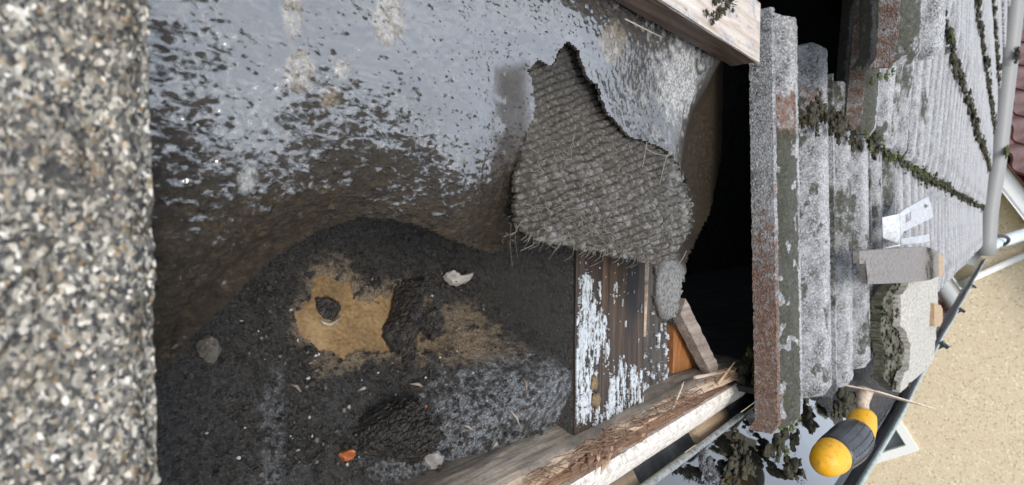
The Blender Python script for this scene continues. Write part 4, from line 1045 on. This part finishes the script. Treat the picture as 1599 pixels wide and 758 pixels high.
# raised dashes on the grip
parts = []
for row in range(7):
    for i in range(9):
        l = .27+.045*i+.012*(row % 2); c = path[np.argmin(abs(L-l))]; r = rr[np.argmin(abs(L-l))]
        t = path[np.argmin(abs(L-l-.02))]-c; t /= np.linalg.norm(t)
        a = np.cross(t, R@np.array([0, 0, 1.])); a /= np.linalg.norm(a); b = np.cross(t, a)
        if b@(R@np.array([0, 0, 1.])) < 0: b = -b
        an = rad(-66+22*row); d_ = math.sin(an)*a+math.cos(an)*b; side = np.cross(t, d_)
        parts.append(box(c+d_*(r-.0003)-side*.0007, t*.0040, side*.0011, d_*.0010))
V, Fc = join(parts); tag(mk('grip_dashes', V, Fc, mat_plain('grip_dash', (.012, .012, .014), .4), parent=tw, smooth=False), kind='stuff')
V, Fc = tube([pd(1347, 646, .747), pd(1347, 630, .75), pd(1350, 616, .755), pd(1352, 608, .757)], [.0075, .007, .0085, .0095], 14); mk('tang', V, Fc, RUST, parent=tw)
b0, b1, b2 = pd(1320, 603, .752), pd(1372, 615, .765), pd(1462, 640, .80)
vd = ray(1380, 612)/np.linalg.norm(ray(1380, 612)); tilt = R@np.array([0, -.04, 0.])
hw = (vd+tilt)*.045
V, Fc = plate([b0-hw*.25, b1-hw, b2, b1+hw, b0+hw*.25], R@np.array([0, .0016, 0]))
mk('blade', V, Fc, RUST, parent=tw, smooth=False)
# ================================================================ verge tube at the far end, flat bar, lead pipe
def roofn(s): return float(np.interp(s, SC, NT))
vt = root('verge_tube', (7.05, -.2, .0), 'pale grey tube capping the far end of the tiled roof', 'verge tube')
V, Fc = tube([(7.02+.02*s, s, roofn(s)+.012) for s in np.linspace(-.32, 2.75, 24)], .085, 16); mk('tube_body', V, Fc, GREYTUBE, parent=vt)
for s in (.62, 1.45):
    spm = [((6.97+.03*i, s+.02*i, roofn(s)+.085), .03) for i in range(-2, 3)]
    V, Fc = moss_bunch(spm, MOSS_G, int(s*100), 20, .03); tag(mk('tube_moss', V, Fc, MOSS_G if s < 1 else MOSS_D, parent=vt), kind='stuff')
tube_pts = [PE(1524, 392, 7.3), PE(1556, 380, 7.5), PE(1575, 374, 7.8), PE(1625, 358, 8.4)]
V, Fc = tube(tube_pts, [.055, .055, .06, .06], 12)
rp = root('rainwater_pipe', tube_pts[0], 'grey white pipe leaving the far end of the gutter, with a dark ring on it', 'pipe')
mk('pipe_body', V, Fc, mat_plain('pipe_grey', (.5, .55, .58), .4, .15, 10), parent=rp)
a = PE(1556, 378, 7.42); parts = []
pts = [a+R@np.array([.11*math.cos(t), .055*math.sin(t)+.0, .05*math.sin(t)]) for t in np.linspace(0, 2*math.pi, 22)]
V, Fc = tube(pts, .016, 6, False); mk('pipe_ring', V, Fc, mat_plain('dark_ring', (.04, .035, .035), .6), parent=rp)
# ================================================================ own house below the eave, loft void
hs = root('house_wall', YZ(3.5, .0, -EAVE_Z), 'pebbledash house wall under the eave we look along', 'house')
V, Fc = box(YZ(.0, -.152, -EAVE_Z), (7., 0, 0), .02*YW, (EAVE_Z-.30)*UPW); mk('wall', V, Fc, PEB, parent=hs, smooth=False)
V, Fc = box(YZ(7.0, -.152, -EAVE_Z), (.05, 0, 0), 6*YW, (EAVE_Z-.15)*UPW); mk('wall', V, Fc, PEB, parent=hs, smooth=False)
V, Fc = box(YZ(.1, -.1485, -.30), (6.9, 0, 0), .03*YW, .150*UPW); mk('fascia', V, Fc, W_WET, parent=hs, smooth=False)
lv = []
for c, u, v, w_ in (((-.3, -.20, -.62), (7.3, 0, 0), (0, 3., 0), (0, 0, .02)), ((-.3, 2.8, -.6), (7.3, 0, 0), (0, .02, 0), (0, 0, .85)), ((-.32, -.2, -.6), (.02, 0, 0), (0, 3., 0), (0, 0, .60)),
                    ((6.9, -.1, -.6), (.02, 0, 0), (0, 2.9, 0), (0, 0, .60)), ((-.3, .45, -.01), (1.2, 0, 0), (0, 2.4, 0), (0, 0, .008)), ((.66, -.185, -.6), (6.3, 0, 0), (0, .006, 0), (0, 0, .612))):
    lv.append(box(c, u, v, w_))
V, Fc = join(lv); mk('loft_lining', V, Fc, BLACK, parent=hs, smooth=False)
V, Fc = beam('lb', [(.33, -.03), (.37, -.03), (.37, -.005), (.33, -.005)], .5, 1.6, BLACK, ne=20, ns=2, amp=.001); mk('loft_batten', V, Fc, W_WET, parent=hs)
# ================================================================ neighbouring house
X0 = 9.0; Z0 = EAVE_Z
nb = root('neighbour_house', (X0, 0, 0), 'tan pebbledash house beyond the gutter with red brown tile roof and white fascia', 'house', world=True)
def nbox(name, x0, x1, y0, y1, z0, z1, mat):
    V, Fc = box((x0, y0, z0), (x1-x0, 0, 0), (0, y1-y0, 0), (0, 0, z1-z0)); return mk(name, V, Fc, mat, parent=nb, smooth=False, world=True)
EZ = Z0+.30                                                   # eave of the neighbour
wy = (-1.15, -2.115)
wz = (Z0-2.0-1.25, Z0-2.0)
nbox('wall', X0, X0+.25, wy[0], 6, 0, EZ, PEB); nbox('wall', X0, X0+.25, -9, wy[1], 0, EZ, PEB)
nbox('wall', X0, X0+.25, wy[1], wy[0], wz[1], EZ, PEB); nbox('wall', X0, X0+.25, wy[1], wy[0], 0, wz[0], PEB)
nbox('side_wall', X0+.25, X0+7, 5.75, 6, 0, EZ, PEB); nbox('side_wall', X0+.25, X0+7, -9, -8.75, 0, EZ, PEB)
fw = nbox('window', X0+.06, X0+.10, wy[1]+.06, wy[0]-.06, wz[0]+.06, wz[1]-.10, GLASS)
for (a, b, c, d) in ((wy[1], wy[0], wz[1]-.10, wz[1]), (wy[1], wy[0], wz[0], wz[0]+.06), (wy[1], wy[1]+.10, wz[0]+.06, wz[1]-.10), (wy[0]-.06, wy[0], wz[0]+.06, wz[1]-.10), (-1.66, -1.60, wz[0]+.06, wz[1]-.10)):
    V, Fc = box((X0-.03, a, c), (.12, 0, 0), (0, b-a, 0), (0, 0, d-c)); mk('window_frame', V, Fc, WHITE, parent=fw, smooth=False, world=True)
V, Fc = box((X0-.35, -9.1, EZ+.03), (.03, 0, 0), (0, 15.2, 0), (0, 0, .15)); mk('fascia', V, Fc, WHITE, parent=nb, smooth=False, world=True)
V, Fc = box((X0-.345, -9.1, EZ+.012), (.345, 0, 0), (0, 15.2, 0), (0, 0, .016)); mk('soffit', V, Fc, mat_plain('soffit_grey', (.55, .54, .50), .6), parent=nb, smooth=False, world=True)
V, Fc = tube([(X0-.05, -.525, .2), (X0-.05, -.525, EZ)], .036, 12); mk('downpipe', V, Fc, WHITE, parent=nb, world=True)
RED = mat_plain('red_brown_tile', (.10, .045, .038), .42, .35, 6, IOR=1.45)
RPITCH = rad(33)
def pan(nu=13):
    V = []; Wd = .30; Ln = .40
    for i in range(nu):
        u = i/(nu-1)
        z = .042*math.sin(2*math.pi*u)
        V += [(0, u*Wd, z+.035), (Ln, u*Wd, z+.004), (0, u*Wd, z+.0), (Ln, u*Wd, z-.014)]
    Fc = []
    for i in range(nu-1):
        a, b = i*4, i*4+4
        Fc += [(a, a+1, b+1, b), (a+2, b+2, b+3, a+3), (a, b, b+2, a+2), (a+1, a+3, b+3, b+1)]
    Fc += [(0, 2, 3, 1), ((nu-1)*4, (nu-1)*4+1, (nu-1)*4+3, (nu-1)*4+2)]
    return np.array(V), Fc
pv, pf = pan(); pme = mesh_np('roof_tile', pv, pf, RED, smooth=False)
rows = []
for j in range(11):
    for i in range(11):
        o = bpy.data.objects.new('roof_tile', pme); S.collection.objects.link(o); o.parent = nb
        o.matrix_local = Matrix.Translation((-.40, -.75+i*.292, EZ+.20-ORI[nb.name][2])) @ Matrix.Rotation(-RPITCH, 4, 'Y') @ Matrix.Translation((j*.33, 0, .01))
# rest of that roof slope, farther than the picture shows
def slope(y0, y1, u0, u1, t):
    c, s_ = math.cos(RPITCH), math.sin(RPITCH)
    b = np.array([X0-.40, y0, EZ+.17])
    return box(b+np.array([c*u0, 0, s_*u0]), np.array([c*(u1-u0), 0, s_*(u1-u0)]), (0, y1-y0, 0), np.array([-s_*t, 0, c*t]))
V, Fc = join([slope(-9.1, -.76, 0, 4.3, .05), slope(2.48, 6.1, 0, 4.3, .05), slope(-.76, 2.48, 0, 4.3, .015)])
mk('roof_slope', V, Fc, RED, parent=nb, smooth=False, world=True)
# ================================================================ ground
gm = M('garden_ground')
gcol = gm.ramp(gm.noise(.6, 6, .6), [(.35, (.045, .06, .022)), (.55, (.075, .085, .035)), (.75, (.12, .105, .075))])
gmat = gm.done(gcol, .95)
V = np.array([(-600., -600, 0), (600, -600, 0), (600, 600, 0), (-600, 600, 0)])
o = mk('ground', V, [(0, 1, 2, 3)], gmat, base=(0, 0, 0), world=True); tag(o, 'rough garden ground below the houses', 'ground', kind='structure')
